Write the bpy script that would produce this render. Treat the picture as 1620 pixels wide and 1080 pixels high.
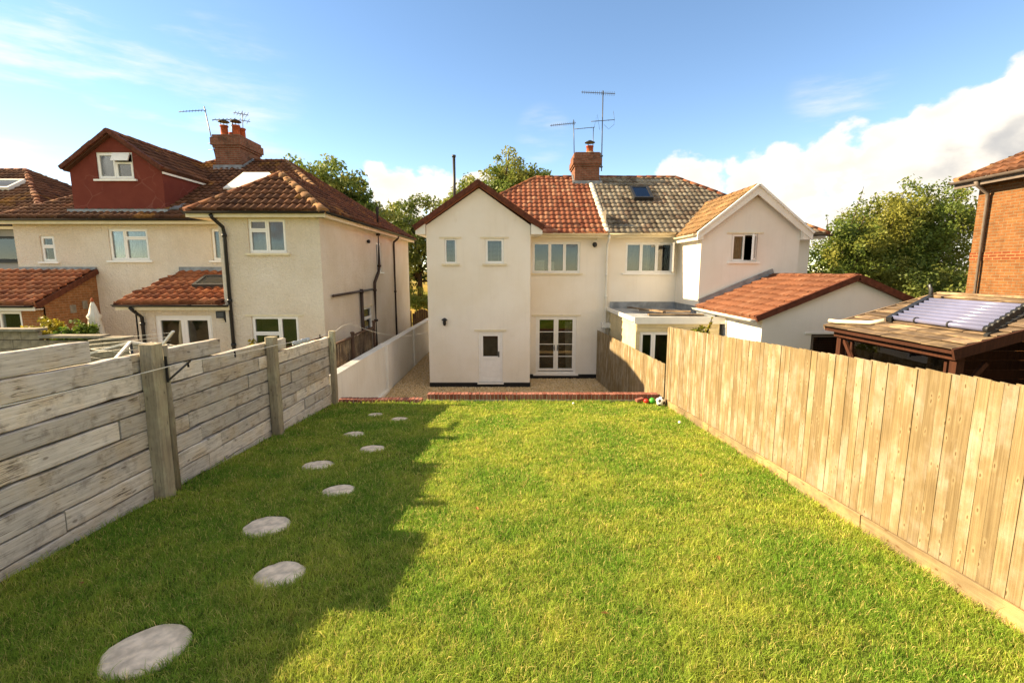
import bpy, bmesh, math, random
import numpy as np
from mathutils import Vector, Matrix
R = math.radians
random.seed(7); rng = np.random.default_rng(11)
S = bpy.context.scene
for o in list(bpy.data.objects): bpy.data.objects.remove(o)
COL = S.collection

# ------------------------------------------------------------------ camera
cam_d = bpy.data.cameras.new('camera'); cam = bpy.data.objects.new('camera', cam_d); COL.objects.link(cam)
cam.location = (0, 0, 4.16); cam.rotation_euler = (R(90 - 8.35), 0, 0)
cam_d.sensor_width = 36; cam_d.lens = 763 / 1620 * 36; cam_d.clip_start = .05; cam_d.clip_end = 3000
S.camera = cam
S.render.engine = 'CYCLES'
S.render.resolution_x, S.render.resolution_y = 1024, 682

# ------------------------------------------------------------------ light and sky
SUN_EL, SUN_BEYOND = R(28.5), R(5)
sv = Vector((-math.cos(SUN_EL) * math.cos(SUN_BEYOND), math.cos(SUN_EL) * math.sin(SUN_BEYOND), math.sin(SUN_EL)))
sd = bpy.data.lights.new('sun', 'SUN'); sd.energy = 2.95; sd.angle = R(.55); sd.color = (1, .83, .58)
sun = bpy.data.objects.new('sun', sd); COL.objects.link(sun)
sun.rotation_euler = sv.to_track_quat('Z', 'Y').to_euler(); sun.location = sv * 60
S.view_settings.view_transform = 'Standard'; S.view_settings.look = 'None'
S.view_settings.exposure = 2.38; S.view_settings.use_white_balance = True; S.view_settings.white_balance_temperature = 7450; S.view_settings.white_balance_tint = 10; S.view_settings.gamma = 1; S.view_settings.use_curve_mapping = False

W = bpy.data.worlds.new('World'); S.world = W; W.use_nodes = True
def build_world():
    nt = W.node_tree; N = nt.nodes; L = nt.links; N.clear()
    def n(t, **k):
        a = N.new(t)
        for q, v in k.items(): setattr(a, q, v)
        return a
    def inp(sock, v):
        if hasattr(v, 'is_output') or isinstance(v, bpy.types.NodeSocket): L.new(v, sock)
        else: sock.default_value = v
    def m(op, a, b=0., c=None, clamp=False):
        x = n('ShaderNodeMath', operation=op); x.use_clamp = clamp
        inp(x.inputs[0], a); inp(x.inputs[1], b)
        if c is not None: inp(x.inputs[2], c)
        return x.outputs[0]
    def mr(v, a, b, c=0., d=1., smooth=True):
        x = n('ShaderNodeMapRange'); x.interpolation_type = 'SMOOTHSTEP' if smooth else 'LINEAR'
        for i, q in enumerate((v, a, b, c, d)): inp(x.inputs[i], q)
        return x.outputs[0]
    def mix(f, a, b):
        x = n('ShaderNodeMix'); x.data_type = 'RGBA'
        inp(x.inputs[0], f); inp(x.inputs[6], a); inp(x.inputs[7], b)
        return x.outputs[2]
    sky = n('ShaderNodeTexSky'); sky.sky_type = 'NISHITA'; sky.sun_disc = False
    sky.sun_elevation = SUN_EL; sky.sun_rotation = math.atan2(sv.x, sv.y)
    sky.air_density = .75; sky.dust_density = 0.; sky.ozone_density = 1.2; sky.altitude = 50
    tc = n('ShaderNodeTexCoord'); d = tc.outputs['Generated']
    sep = n('ShaderNodeSeparateXYZ'); L.new(d, sep.inputs[0]); z = sep.outputs[2]
    def noise(vec, sc, det, ro):
        x = n('ShaderNodeTexNoise'); L.new(vec, x.inputs['Vector']); x.inputs['Scale'].default_value = sc
        x.inputs['Detail'].default_value = det; x.inputs['Roughness'].default_value = ro
        return x.outputs[0]
    def mapping(sc, loc=(0, 0, 0)):
        x = n('ShaderNodeMapping'); L.new(d, x.inputs[0]); x.inputs[1].default_value = loc; x.inputs[3].default_value = sc
        return x.outputs[0]
    n1 = noise(mapping((1, 1, 1.5)), 7., 9, .52)
    n2 = noise(mapping((1, 1, 1.5), (-.045, .008, .05)), 7., 4, .48)
    wisp = noise(mapping((1.0, 1.0, 5.2), (3, 1, 2)), 3.4, 8, .58)
    big = noise(mapping((1, 1, 2.2), (5.3, 2.1, .4)), 2.1, 2, .5)
    def lump(dv, r0, r1, amp):
        x = n('ShaderNodeVectorMath', operation='DOT_PRODUCT'); L.new(d, x.inputs[0]); x.inputs[1].default_value = Vector(dv).normalized()
        return mr(x.outputs['Value'], math.cos(R(r1)), math.cos(R(r0)), 0., amp)
    lumps = [((.70, .70, .13), 3, 13, .95), ((.68, .71, .19), 1, 6.5, .6), ((.58, .80, .12), 2, 10, .75), ((.45, .88, .14), 1, 6.5, .7), ((.415, .885, .185), .5, 3.5, .62), ((.33, .93, .14), 1, 6.5, .62),
             ((-.23, .96, .14), 1, 6, .9), ((-.16, .97, .155), 1, 4.5, .75), ((-.05, .97, .15), 1, 4, .6)]
    acc = None
    for a in lumps:
        q = lump(*a); acc = q if acc is None else m('MAXIMUM', acc, q)
    # the rest of the sky: denser cloud added out of view as fill light
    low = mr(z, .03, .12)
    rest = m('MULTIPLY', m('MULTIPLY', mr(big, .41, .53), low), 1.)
    infr = lump((0, .97, .24), 44, 58, 1.0)           # masks the added fill cloud out of the camera's view
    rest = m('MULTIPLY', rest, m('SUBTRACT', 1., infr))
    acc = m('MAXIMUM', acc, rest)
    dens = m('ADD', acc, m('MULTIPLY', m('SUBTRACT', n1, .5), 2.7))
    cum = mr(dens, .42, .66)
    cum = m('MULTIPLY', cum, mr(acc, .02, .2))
    wl = m('MAXIMUM', lump((-.68, .70, .23), 4, 20, 1.), m('MULTIPLY', lump((-.52, .82, .25), 2, 12, 1.), .7))
    wl = m('MAXIMUM', wl, m('MULTIPLY', lump((.06, .965, .256), .5, 3.5, 1.), .55))
    wl = m('MAXIMUM', wl, m('MULTIPLY', lump((.52, .81, .275), .5, 5, 1.), .6))
    wi = m('MULTIPLY', mr(wisp, .47, .72), wl)
    wi = m('MULTIPLY', wi, .78)
    cloud = m('MAXIMUM', cum, wi)
    lit = mr(m('SUBTRACT', n2, n1), -.09, .12)
    thick = mr(dens, .5, 1.1)
    shade = m('MULTIPLY', thick, lit)
    ccol = mix(shade, (3.25, 3.22, 3.15, 1), (1.8, 1.9, 2.08, 1))
    hs = n('ShaderNodeHueSaturation'); hs.inputs['Saturation'].default_value = 1.12; hs.inputs['Value'].default_value = .88
    L.new(sky.outputs[0], hs.inputs['Color'])
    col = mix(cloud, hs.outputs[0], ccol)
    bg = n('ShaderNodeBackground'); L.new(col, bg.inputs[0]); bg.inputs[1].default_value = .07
    out = n('ShaderNodeOutputWorld'); L.new(bg.outputs[0], out.inputs[0])
build_world()

# ------------------------------------------------------------------ materials
MATS = {}
def hx(s, k=1.0):
    c = [int(s[i:i+2], 16) / 255 for i in (0, 2, 4)]
    return tuple(((x / 12.92) if x <= .04045 else ((x + .055) / 1.055) ** 2.4) * k for x in c)
class NB:
    def __init__(s, name):
        s.m = bpy.data.materials.new(name); s.m.use_nodes = True; s.nt = s.m.node_tree; s.N = s.nt.nodes; s.L = s.nt.links
        s.p = s.N['Principled BSDF']; s.out = s.N['Material Output']; MATS[name] = s.m
    def n(s, t, **k):
        a = s.N.new(t)
        for q, v in k.items(): setattr(a, q, v)
        return a
    def set(s, sock, v):
        if isinstance(v, bpy.types.NodeSocket): s.L.new(v, sock)
        elif isinstance(v, (tuple, list)) and len(v) == 3 and sock.type == 'RGBA': sock.default_value = (*v, 1)
        else: sock.default_value = v
    def coord(s, sc=(1, 1, 1), kind='Object', rnd=0):
        tc = s.n('ShaderNodeTexCoord'); v = tc.outputs[kind]
        if rnd:
            oi = s.n('ShaderNodeObjectInfo'); mu = s.n('ShaderNodeMath', operation='MULTIPLY'); s.L.new(oi.outputs['Random'], mu.inputs[0]); mu.inputs[1].default_value = rnd
            ad = s.n('ShaderNodeVectorMath', operation='ADD'); s.L.new(v, ad.inputs[0]); s.L.new(mu.outputs[0], ad.inputs[1]); v = ad.outputs[0]
        mp = s.n('ShaderNodeMapping'); s.L.new(v, mp.inputs[0]); mp.inputs[3].default_value = sc
        return mp.outputs[0]
    def noise(s, vec, sc, det=5, ro=.55, dist=0):
        x = s.n('ShaderNodeTexNoise'); s.L.new(vec, x.inputs['Vector']); x.inputs['Scale'].default_value = sc
        x.inputs['Detail'].default_value = det; x.inputs['Roughness'].default_value = ro; x.inputs['Distortion'].default_value = dist
        return x.outputs[0]
    def ramp(s, v, a, b, c=0., d=1., smooth=True):
        x = s.n('ShaderNodeMapRange'); x.interpolation_type = 'SMOOTHSTEP' if smooth else 'LINEAR'
        for i, q in enumerate((v, a, b, c, d)): s.set(x.inputs[i], q)
        return x.outputs[0]
    def mix(s, f, a, b, mode='MIX'):
        x = s.n('ShaderNodeMix'); x.data_type = 'RGBA'; x.blend_type = mode
        s.set(x.inputs[0], f); s.set(x.inputs[6], a); s.set(x.inputs[7], b)
        return x.outputs[2]
    def math(s, op, a, b=0.):
        x = s.n('ShaderNodeMath', operation=op); s.set(x.inputs[0], a); s.set(x.inputs[1], b); return x.outputs[0]
    def val(s, col, v):                                   # multiply a colour by a scalar
        x = s.n('ShaderNodeHueSaturation'); s.set(x.inputs['Color'], col); s.set(x.inputs['Value'], v); return x.outputs[0]
    def island(s): return s.n('ShaderNodeNewGeometry').outputs['Random Per Island']
    def orand(s): return s.n('ShaderNodeObjectInfo').outputs['Random']
    def bump(s, h, strength, dist=.01):
        b = s.n('ShaderNodeBump'); s.L.new(h, b.inputs['Height']); b.inputs['Strength'].default_value = strength; b.inputs['Distance'].default_value = dist
        s.L.new(b.outputs[0], s.p.inputs['Normal'])
    def fin(s, col, rough=.8, spec=.3, metal=0.):
        s.set(s.p.inputs['Base Color'], col); s.set(s.p.inputs['Roughness'], rough); s.p.inputs['Specular IOR Level'].default_value = spec; s.p.inputs['Metallic'].default_value = metal
        return s.m

def mat_plain(name, c, rough=.6, spec=.3, metal=0., var=.12, vs=6, bump=0, bs=60):
    b = NB(name); v = b.coord()
    col = b.val(c, b.ramp(b.noise(v, vs, 4), .3, .7, 1 - var, 1 + var))
    if bump: b.bump(b.noise(v, bs, 3), bump, .01)
    return b.fin(col, rough, spec, metal)

def mat_render(name, c, c2, grain=90, bump=.35, dist=.006, streak=.10, stain=.0, dirt=(.2, .16, .1)):
    b = NB(name); v = b.coord()
    patch = b.ramp(b.noise(v, .7, 6, .6), .35, .7)
    col = b.mix(patch, c, c2)
    vs = b.coord((3.2, 3.2, .22)); st = b.ramp(b.noise(vs, 2.2, 6, .65), .42, .8)
    col = b.val(col, b.ramp(st, 0., 1., 1., 1 - streak))
    if stain:
        sp = b.ramp(b.noise(b.coord((1, 1, .5)), 2.6, 7, .7), .6, .82)
        col = b.mix(b.math('MULTIPLY', sp, stain), col, dirt)
    g = b.noise(v, grain, 4, .7)
    col = b.val(col, b.ramp(g, .3, .7, .93, 1.05))
    big = b.noise(v, 6, 3)
    h = b.math('ADD', g, b.math('MULTIPLY', big, .6))
    b.bump(h, bump, dist)
    return b.fin(col, .9, .15)

mat_render('cream_render', hx('ede5d8'), hx('e6dccb'), 120, .35, .005, .04, .25, hx('b09a74'))
mat_render('stone_render', hx('eae4da'), hx('e2dbce'), 120, .3, .005, .04, .15, hx('a5977c'))
mat_render('peach_roughcast', hx('ede1d0'), hx('e3d4be'), 24, 1.0, .05, .05, .35, hx('a08a6a'))
mat_render('white_render', hx('efece4'), hx('e6e1d6'), 120, .2, .004, .07, .2, hx('a89f8a'))
mat_render('maroon_render', hx('6e2a1f'), hx('7c3527'), 90, .4, .006, .15)
def dormer_crackle():
    b = NB('maroon_crackled'); v = b.coord()
    col = b.mix(b.noise(v, 3, 5), hx('683028'), hx('7e4034'))
    vo = b.n('ShaderNodeTexVoronoi'); vo.feature = 'DISTANCE_TO_EDGE'; b.L.new(b.mix(.25, v, b.noise(v, 2, 3)), vo.inputs['Vector']); vo.inputs['Scale'].default_value = 1.9
    cr = b.ramp(vo.outputs['Distance'], .03, .0)
    cr = b.math('MULTIPLY', cr, b.ramp(b.noise(v, 1.1, 4), .42, .58))
    col = b.mix(b.math('MULTIPLY', cr, .22), col, hx('a8766a'))
    b.bump(b.noise(v, 80, 4), .3, .005); b.fin(col, .9, .15)
dormer_crackle()
mat_render('grey_render', hx('8f9294'), hx('848688'), 100, .3)
mat_plain('white_upvc', hx('ece9e4'), .35, .5, var=.03)
mat_plain('white_paint', hx('e6e2d8'), .55, .4, var=.05, vs=3)
mat_plain('cream_paint', hx('ddd0b2'), .6, .3, var=.06)
mat_plain('black_plastic', (.012, .012, .013), .4, .4)
mat_plain('brown_plastic', hx('3d2c22'), .5, .4)
mat_plain('black_paint', (.012, .012, .012), .6, .3)
mat_plain('lead', hx('83888c'), .5, .4, .3, var=.25, vs=4, bump=.2, bs=14)
mat_plain('felt', hx('8e9296'), .8, .3, 0, var=.3, vs=3)
mat_plain('galvanised', hx('4c4d4e'), .45, .5, .6)
mat_plain('dark_metal', hx('2a2b2c'), .5, .5, .3)
mat_plain('stone_slab', hx('d6c4ae'), .9, .2, var=.26, vs=9, bump=.6, bs=50)
mat_plain('concrete', hx('8b8375'), .9, .2, var=.25, vs=5, bump=.4, bs=40)
mat_plain('concrete_block', hx('8f8270'), .9, .2, var=.28, vs=7, bump=.6, bs=40)
mat_plain('mortar', hx('a08f79'), .95, .1, var=.15, vs=12, bump=.4)
mat_plain('mortar_pale', hx('cfc6b6'), .95, .1, var=.15, vs=12, bump=.4)
mat_plain('terracotta', hx('9c4f30'), .8, .2, var=.25, vs=9)
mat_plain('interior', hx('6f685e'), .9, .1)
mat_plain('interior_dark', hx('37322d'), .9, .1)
mat_plain('blind_grey', hx('9b9b98'), .7, .2, var=.04)
mat_plain('curtain', hx('b9b2a6'), .9, .1, var=.1, vs=12)
mat_plain('rope', hx('d9d4c8'), .8, .2)
mat_plain('canvas', hx('d8d2c4'), .9, .1, var=.1)
mat_plain('polythene', hx('b9c3cc'), .3, .5)
mat_plain('red_rubber', hx('c02a20'), .45, .5)
mat_plain('green_rubber', hx('3f9a33'), .45, .5)
mat_plain('ball_white', hx('e8e6e2'), .4, .5, var=.03)
mat_plain('ball_black', (.012, .012, .014), .4, .5)
mat_plain('tube_white', hx('6c6f8c'), .18, .6, var=.04)
mat_plain('soil', hx('4d3a28'), 1, .1, var=.4, vs=10, bump=.8, bs=30)
mat_plain('bark', hx('4b3d2e'), .95, .1, var=.35, vs=12, bump=.6, bs=30)
mat_plain('paving', hx('9b9183'), .9, .2, var=.2, vs=2)
mat_plain('grey_trim', hx('6b6058'), .6, .3)
mat_plain('verge_brown', hx('5d3425'), .8, .2, var=.3, vs=9, bump=.4)

def glass():
    b = NB('window_glass'); b.N.remove(b.p)
    lw = b.n('ShaderNodeFresnel'); lw.inputs['IOR'].default_value = 1.55
    gl = b.n('ShaderNodeBsdfGlossy'); gl.inputs['Roughness'].default_value = .015; gl.inputs['Color'].default_value = (.95, .97, 1, 1)
    tr = b.n('ShaderNodeBsdfTransparent'); tr.inputs['Color'].default_value = (.7, .72, .7, 1)
    f = b.math('ADD', b.math('MULTIPLY', lw.outputs[0], 1.3), .0)
    nz = b.n('ShaderNodeBump'); nz.inputs['Strength'].default_value = .06; nz.inputs['Distance'].default_value = .02
    b.L.new(b.noise(b.coord(), 1.3, 2), nz.inputs['Height']); b.L.new(nz.outputs[0], gl.inputs['Normal'])
    mx = b.n('ShaderNodeMixShader'); b.L.new(f, mx.inputs[0]); b.L.new(tr.outputs[0], mx.inputs[1]); b.L.new(gl.outputs[0], mx.inputs[2]); b.L.new(mx.outputs[0], b.out.inputs[0])
glass()

def mat_tile(name, cols, lichen=None, lamt=.4, dark=.0, lsc=1.6):
    b = NB(name); r = b.island(); v = b.coord()
    cr = b.n('ShaderNodeValToRGB'); b.L.new(r, cr.inputs[0]); e = cr.color_ramp.elements
    for i, c in enumerate(cols):
        q = e[i] if i < 2 else e.new(i / (len(cols) - 1))
        q.position = i / (len(cols) - 1); q.color = (*c, 1)
    col = cr.outputs[0]
    if lichen:
        f = b.ramp(b.math('ADD', b.noise(v, lsc, 5, .6), b.math('MULTIPLY', b.math('SUBTRACT', r, .5), .16)), .66 - lamt * .4, .80 - lamt * .4)
        col = b.mix(b.math('MULTIPLY', f, .85), col, lichen)
    spk = b.ramp(b.noise(v, 26, 5, .7), .52, .75)
    col = b.val(col, b.ramp(spk, 0., 1., 1.06, .66))
    if dark: col = b.val(col, b.ramp(b.noise(b.coord((1, 1, 1), 'Object'), .8, 5), .35, .65, 1 - dark, 1.1))
    b.bump(b.noise(v, 45, 4), .4, .008)
    return b.fin(col, .85, .2)
mat_tile('tile_red', [hx('804a37'), hx('955e47'), hx('88523e'), hx('a5745a'), hx('7a4433'), hx('9a6650')], hx('a58a70'), .14, .12, 3.)
mat_tile('tile_lichen', [hx('6f675b'), hx('7f7668'), hx('918878'), hx('60574b'), hx('705e50'), hx('857c6d')], hx('9c9382'), .30, .3, 2.2)
mat_tile('tile_brown', [hx('5c3d2d'), hx('6b4835'), hx('503428'), hx('785039'), hx('452e24'), hx('64432f')], hx('9a6c36'), .2, .25, .55)
mat_tile('tile_orange', [hx('865038'), hx('9a6040'), hx('7a4630'), hx('a87050'), hx('6c3c2a'), hx('905838')], hx('5f382a'), .25, .15, 1.1)
mat_tile('tile_clay', [hx('65402e'), hx('704834'), hx('5c3828'), hx('785340')], hx('553427'), .12, .1, 2.)
mat_tile('tile_gold', [hx('6c5238'), hx('7c6244'), hx('5d4631'), hx('8a7050')], hx('6c6a4c'), .2, .1, 2.)
mat_tile('ridge_brown', [hx('5c3524'), hx('6b3d28'), hx('7a4a2e'), hx('50301f')], hx('8d6a45'), .2, .1)
mat_tile('ridge_gold', [hx('7d5c3c'), hx('8c6846'), hx('6d5036')], hx('5c4632'), .2, .1)
mat_tile('cap_mortar', [hx('c7bfae'), hx('d8d1c2'), hx('b7ad9a')], None)

def mat_brick(name, c1, c2, mort, bw=.225, rh=.075, msz=.010, stain=.0):
    b = NB(name); tc = b.n('ShaderNodeTexCoord'); sp = b.n('ShaderNodeSeparateXYZ'); b.L.new(tc.outputs['Object'], sp.inputs[0])
    cb = b.n('ShaderNodeCombineXYZ'); b.L.new(b.math('ADD', sp.outputs[0], sp.outputs[1]), cb.inputs[0]); b.L.new(sp.outputs[2], cb.inputs[1])
    t = b.n('ShaderNodeTexBrick'); b.L.new(cb.outputs[0], t.inputs[0])
    b.set(t.inputs['Color1'], c1); b.set(t.inputs['Color2'], c2); b.set(t.inputs['Mortar'], mort)
    t.inputs['Scale'].default_value = 1; t.inputs['Brick Width'].default_value = bw; t.inputs['Row Height'].default_value = rh; t.inputs['Mortar Size'].default_value = msz; t.inputs['Bias'].default_value = 0.
    v = b.coord(); col = b.val(t.outputs[0], b.ramp(b.noise(v, 7, 5), .3, .7, .82, 1.15))
    if stain: col = b.mix(b.math('MULTIPLY', b.ramp(b.noise(v, 2.2, 6, .65), .5, .75), stain), col, hx('3a3026'))
    h = b.math('ADD', b.math('MULTIPLY', t.outputs['Fac'], -1.), b.math('MULTIPLY', b.noise(v, 40, 3), .3))
    b.bump(h, .7, .01); return b.fin(col, .9, .15)
mat_brick('brick_chimney', hx('744634'), hx('875644'), hx('7d6a58'), stain=.85)
mat_brick('brick_tan', hx('7f5432'), hx('70482b'), hx('77634b'))
mat_brick('brick_orange', hx('9a6640'), hx('885838'), hx('987858'))
mat_brick('brick_band', hx('7a4228'), hx('6c3a24'), hx('94714f'))
def mat_loose_brick():
    b = NB('brick_kerb'); v = b.coord((1, 1, 1), 'Object', 37.)
    r = b.orand(); col = b.mix(r, hx('7c4a3e'), hx('98685c')); col = b.val(col, b.ramp(b.noise(v, 30, 5), .3, .7, .75, 1.2))
    b.bump(b.noise(v, 60, 4), .5, .006); b.fin(col, .9, .2)
mat_loose_brick()

def mat_wood(name, c1, c2, cdark, axis, rnd_v=.25, knots=.7, grain=1., rough=.85, crack=.0, tone=None, sx_=26., mott=.0, kx=9., kp=.55, halo=None):
    b = NB(name)
    st = [sx_] * 3; st[axis] = 1.3
    kv = [kx] * 3; kv[axis] = kx * .42
    v = b.coord(tuple(st), 'Object', 53.); vk = b.coord(tuple(kv), 'Object', 53.)
    big = b.coord((1.2, 1.2, 1.2), 'Object', 53.)
    nz = b.noise(v, 1., 7, .62, .5)
    col = b.mix(b.ramp(nz, .3, .72), c1, c2)
    blot = b.noise(big, 1.6, 5, .6)
    if tone: col = b.mix(b.math('MULTIPLY', b.ramp(blot, .42, .7), .75), col, tone)
    col = b.val(col, b.ramp(blot, .25, .75, .86, 1.12))
    fine = b.ramp(b.noise(v, 3.2, 3, .6), .56, .72)
    col = b.mix(b.math('MULTIPLY', fine, .5 * grain), col, cdark)
    sp = b.n('ShaderNodeSeparateXYZ'); b.L.new(vk, sp.inputs[0]); oth = [i for i in range(3) if i != axis]
    cb = b.n('ShaderNodeCombineXYZ'); b.L.new(b.math('ADD', sp.outputs[oth[0]], sp.outputs[oth[1]]), cb.inputs[0]); b.L.new(sp.outputs[axis], cb.inputs[1])
    vo = b.n('ShaderNodeTexVoronoi'); vo.voronoi_dimensions = '2D'; dn = b.n('ShaderNodeTexNoise'); b.L.new(cb.outputs[0], dn.inputs['Vector']); dn.inputs['Scale'].default_value = 1.3; av = b.n('ShaderNodeVectorMath', operation='MULTIPLY_ADD'); b.L.new(dn.outputs['Color'], av.inputs[0]); av.inputs[1].default_value = (.35, .35, 0); b.L.new(cb.outputs[0], av.inputs[2]); b.L.new(av.outputs[0], vo.inputs['Vector']); vo.inputs['Scale'].default_value = 1.; vo.inputs['Randomness'].default_value = 1
    kd = vo.outputs['Distance']
    ring = b.ramp(kd, .30, .08); core = b.ramp(kd, .10, .05); heart = b.ramp(kd, .04, .02)
    sc = b.n('ShaderNodeSeparateColor'); b.L.new(vo.outputs['Color'], sc.inputs[0]); pick = b.ramp(sc.outputs[0], kp, kp + .04)
    col = b.mix(b.math('MULTIPLY', b.math('MULTIPLY', ring, pick), .5 * knots), col, halo or tuple(x * .62 for x in c1))
    col = b.mix(b.math('MULTIPLY', b.math('MULTIPLY', core, pick), knots), col, cdark)
    if halo: col = b.mix(b.math('MULTIPLY', b.math('MULTIPLY', heart, pick), .6), col, c2)
    mot = b.ramp(b.noise(b.coord((3., 3., 3.), 'Object', 53.), 1.7, 7, .68), .5, .72)
    col = b.mix(b.math('MULTIPLY', mot, mott), col, cdark)
    h = nz
    if crack:
        sv2 = [9., 9., 9.]; sv2[axis] = .55
        ck = b.noise(b.coord(tuple(sv2), 'Object', 91.), 1., 3, .5, 1.2)
        cl = b.math('MULTIPLY', b.ramp(b.math('ABSOLUTE', b.math('SUBTRACT', ck, .5)), .02, .0), b.ramp(blot, .52, .62))
        col = b.mix(b.math('MULTIPLY', cl, crack), col, cdark)
        h = b.math('SUBTRACT', nz, b.math('MULTIPLY', cl, 1.5))
    col = b.val(col, b.ramp(b.orand(), 0., 1., 1 - rnd_v, 1 + rnd_v, False))
    b.bump(h, .55, .008); return b.fin(col, rough, .2)
mat_wood('sleeper_wood', hx('d8d1c8'), hx('b6aea4'), hx('665b50'), 1, .26, .7, 1.7, .9, .9, hx('b8a68c'), 40., .55, 6., .8)
mat_wood('sleeper_post', hx('a2967f'), hx('877b68'), hx('4e4336'), 2, .1, .5, 1., .9, .9, hx('aca88c'), 30., .3)
mat_wood('fence_board', hx('8e7c5c'), hx('705e42'), hx('523b24'), 2, .15, .8, .7, .85, .12, hx('989080'), 60., .12, 11., .6, hx('a39372'))
mat_wood('gravel_board', hx('87775c'), hx('75644a'), hx('5f4428'), 1, .08, .8, .5, .85, .3, hx('b89465'))
mat_wood('dark_timber', hx('4a2a1c'), hx('3a2016'), hx('1c110c'), 2, .2, .4, .8)
mat_wood('weathered_plank', hx('71604f'), hx('5a4a3c'), hx('352a21'), 1, .45, .4, 1., .9, .5, hx('a89070'))
mat_wood('gate_wood', hx('5a4538'), hx('4a382d'), hx('2a1f18'), 2, .2, .4)
mat_wood('clad_board', hx('d3c49f'), hx('c5b48c'), hx('8d7d5c'), 0, .06, .1, .3)

def mat_leaf(name, c1, c2, c3, trans=.35, sc=.5):
    b = NB(name); r = b.island(); v = b.coord()
    col = b.mix(r, c1, c2); col = b.mix(b.ramp(b.noise(v, sc, 4), .42, .62), col, c3)
    b.N.remove(b.p)
    di = b.n('ShaderNodeBsdfPrincipled'); b.set(di.inputs['Base Color'], col); di.inputs['Roughness'].default_value = .55; di.inputs['Specular IOR Level'].default_value = .25
    tr = b.n('ShaderNodeBsdfTranslucent'); b.L.new(b.val(col, 1.3), tr.inputs['Color'])
    mx = b.n('ShaderNodeMixShader'); mx.inputs[0].default_value = trans
    b.L.new(di.outputs[0], mx.inputs[1]); b.L.new(tr.outputs[0], mx.inputs[2]); b.L.new(mx.outputs[0], b.out.inputs[0])
mat_leaf('leaf_oak', hx('54682e'), hx('6e7e38'), hx('868640'))
mat_leaf('leaf_dark', hx('4a5c2a'), hx('627034'), hx('74783a'))
mat_leaf('leaf_hedge', hx('50642c'), hx('6c7c36'), hx('86863c'))
mat_leaf('leaf_yellow', hx('8d8228'), hx('a89430'), hx('6f7426'))
mat_leaf('leaf_green', hx('3d5a20'), hx('55702a'), hx('6b7a2c'))
def mat_grass():
    b = NB('grass_blade'); r = b.island(); v = b.coord((1, 1, 0))
    patch = b.ramp(b.noise(v, .9, 5, .6), .36, .64)
    col = b.mix(patch, hx('7aa038'), hx('b2bc50'))
    fine = b.ramp(b.noise(v, 5.5, 4, .6), .35, .65)
    col = b.mix(b.math('MULTIPLY', fine, .5), col, hx('6a8c30'))
    col = b.mix(b.ramp(r, .84, .9), col, hx('d8c67a'))
    thatch = b.ramp(b.noise(v, 2.6, 6, .7), .60, .74)
    col = b.mix(b.math('MULTIPLY', thatch, .6), col, hx('9c8448'))
    col = b.val(col, b.ramp(b.math('FRACT', b.math('MULTIPLY', r, 7.3)), 0., 1., .66, 1.25, False))
    b.N.remove(b.p)
    di = b.n('ShaderNodeBsdfPrincipled'); b.L.new(col, di.inputs['Base Color']); di.inputs['Roughness'].default_value = .6; di.inputs['Specular IOR Level'].default_value = .2
    tr = b.n('ShaderNodeBsdfTranslucent'); b.L.new(b.val(col, 1.3), tr.inputs['Color'])
    mx = b.n('ShaderNodeMixShader'); mx.inputs[0].default_value = .4
    b.L.new(di.outputs[0], mx.inputs[1]); b.L.new(tr.outputs[0], mx.inputs[2]); b.L.new(mx.outputs[0], b.out.inputs[0])
mat_grass()
def mat_turf():
    b = NB('turf'); v = b.coord((1, 1, 0))
    col = b.mix(b.ramp(b.noise(v, .9, 5, .6), .36, .64), hx('44591f'), hx('5f6426'))
    col = b.mix(b.ramp(b.noise(v, 14, 4, .65), .58, .75), col, hx('5d4a2a'))
    b.bump(b.noise(b.coord(), 60, 4), .6, .02); b.fin(col, 1., .1)
mat_turf()
def mat_field():
    b = NB('dry_field'); v = b.coord()
    col = b.mix(b.ramp(b.noise(v, .25, 6), .4, .62), hx('a98f4e'), hx('7c7a38')); col = b.val(col, b.ramp(b.noise(v, 8, 5, .7), .3, .7, .7, 1.2))
    b.bump(b.noise(v, 12, 4), .6, .05); b.fin(col, 1., .1)
mat_field()
def mat_gravel():
    b = NB('gravel_stone'); r = b.island()
    col = b.mix(r, hx('cfae7c'), hx('ecd4a8')); col = b.mix(b.ramp(b.math('FRACT', b.math('MULTIPLY', r, 9.1)), .8, .95), col, hx('e6d8bc'))
    col = b.mix(b.ramp(b.math('FRACT', b.math('MULTIPLY', r, 5.7)), .8, .95), col, hx('a58258')); b.fin(col, .9, .2)
    b = NB('gravel_bed'); v = b.coord(); vo = b.n('ShaderNodeTexVoronoi'); b.L.new(v, vo.inputs['Vector']); vo.inputs['Scale'].default_value = 42
    sc = b.n('ShaderNodeSeparateColor'); b.L.new(vo.outputs['Color'], sc.inputs[0])
    col = b.mix(sc.outputs[0], hx('c8a272'), hx('e6ca9c')); col = b.val(col, b.ramp(vo.outputs['Distance'], .2, .7, 1.1, .5))
    b.bump(b.math('MULTIPLY', vo.outputs['Distance'], -1.), .8, .02); b.fin(col, .95, .1)
mat_gravel()

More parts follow.
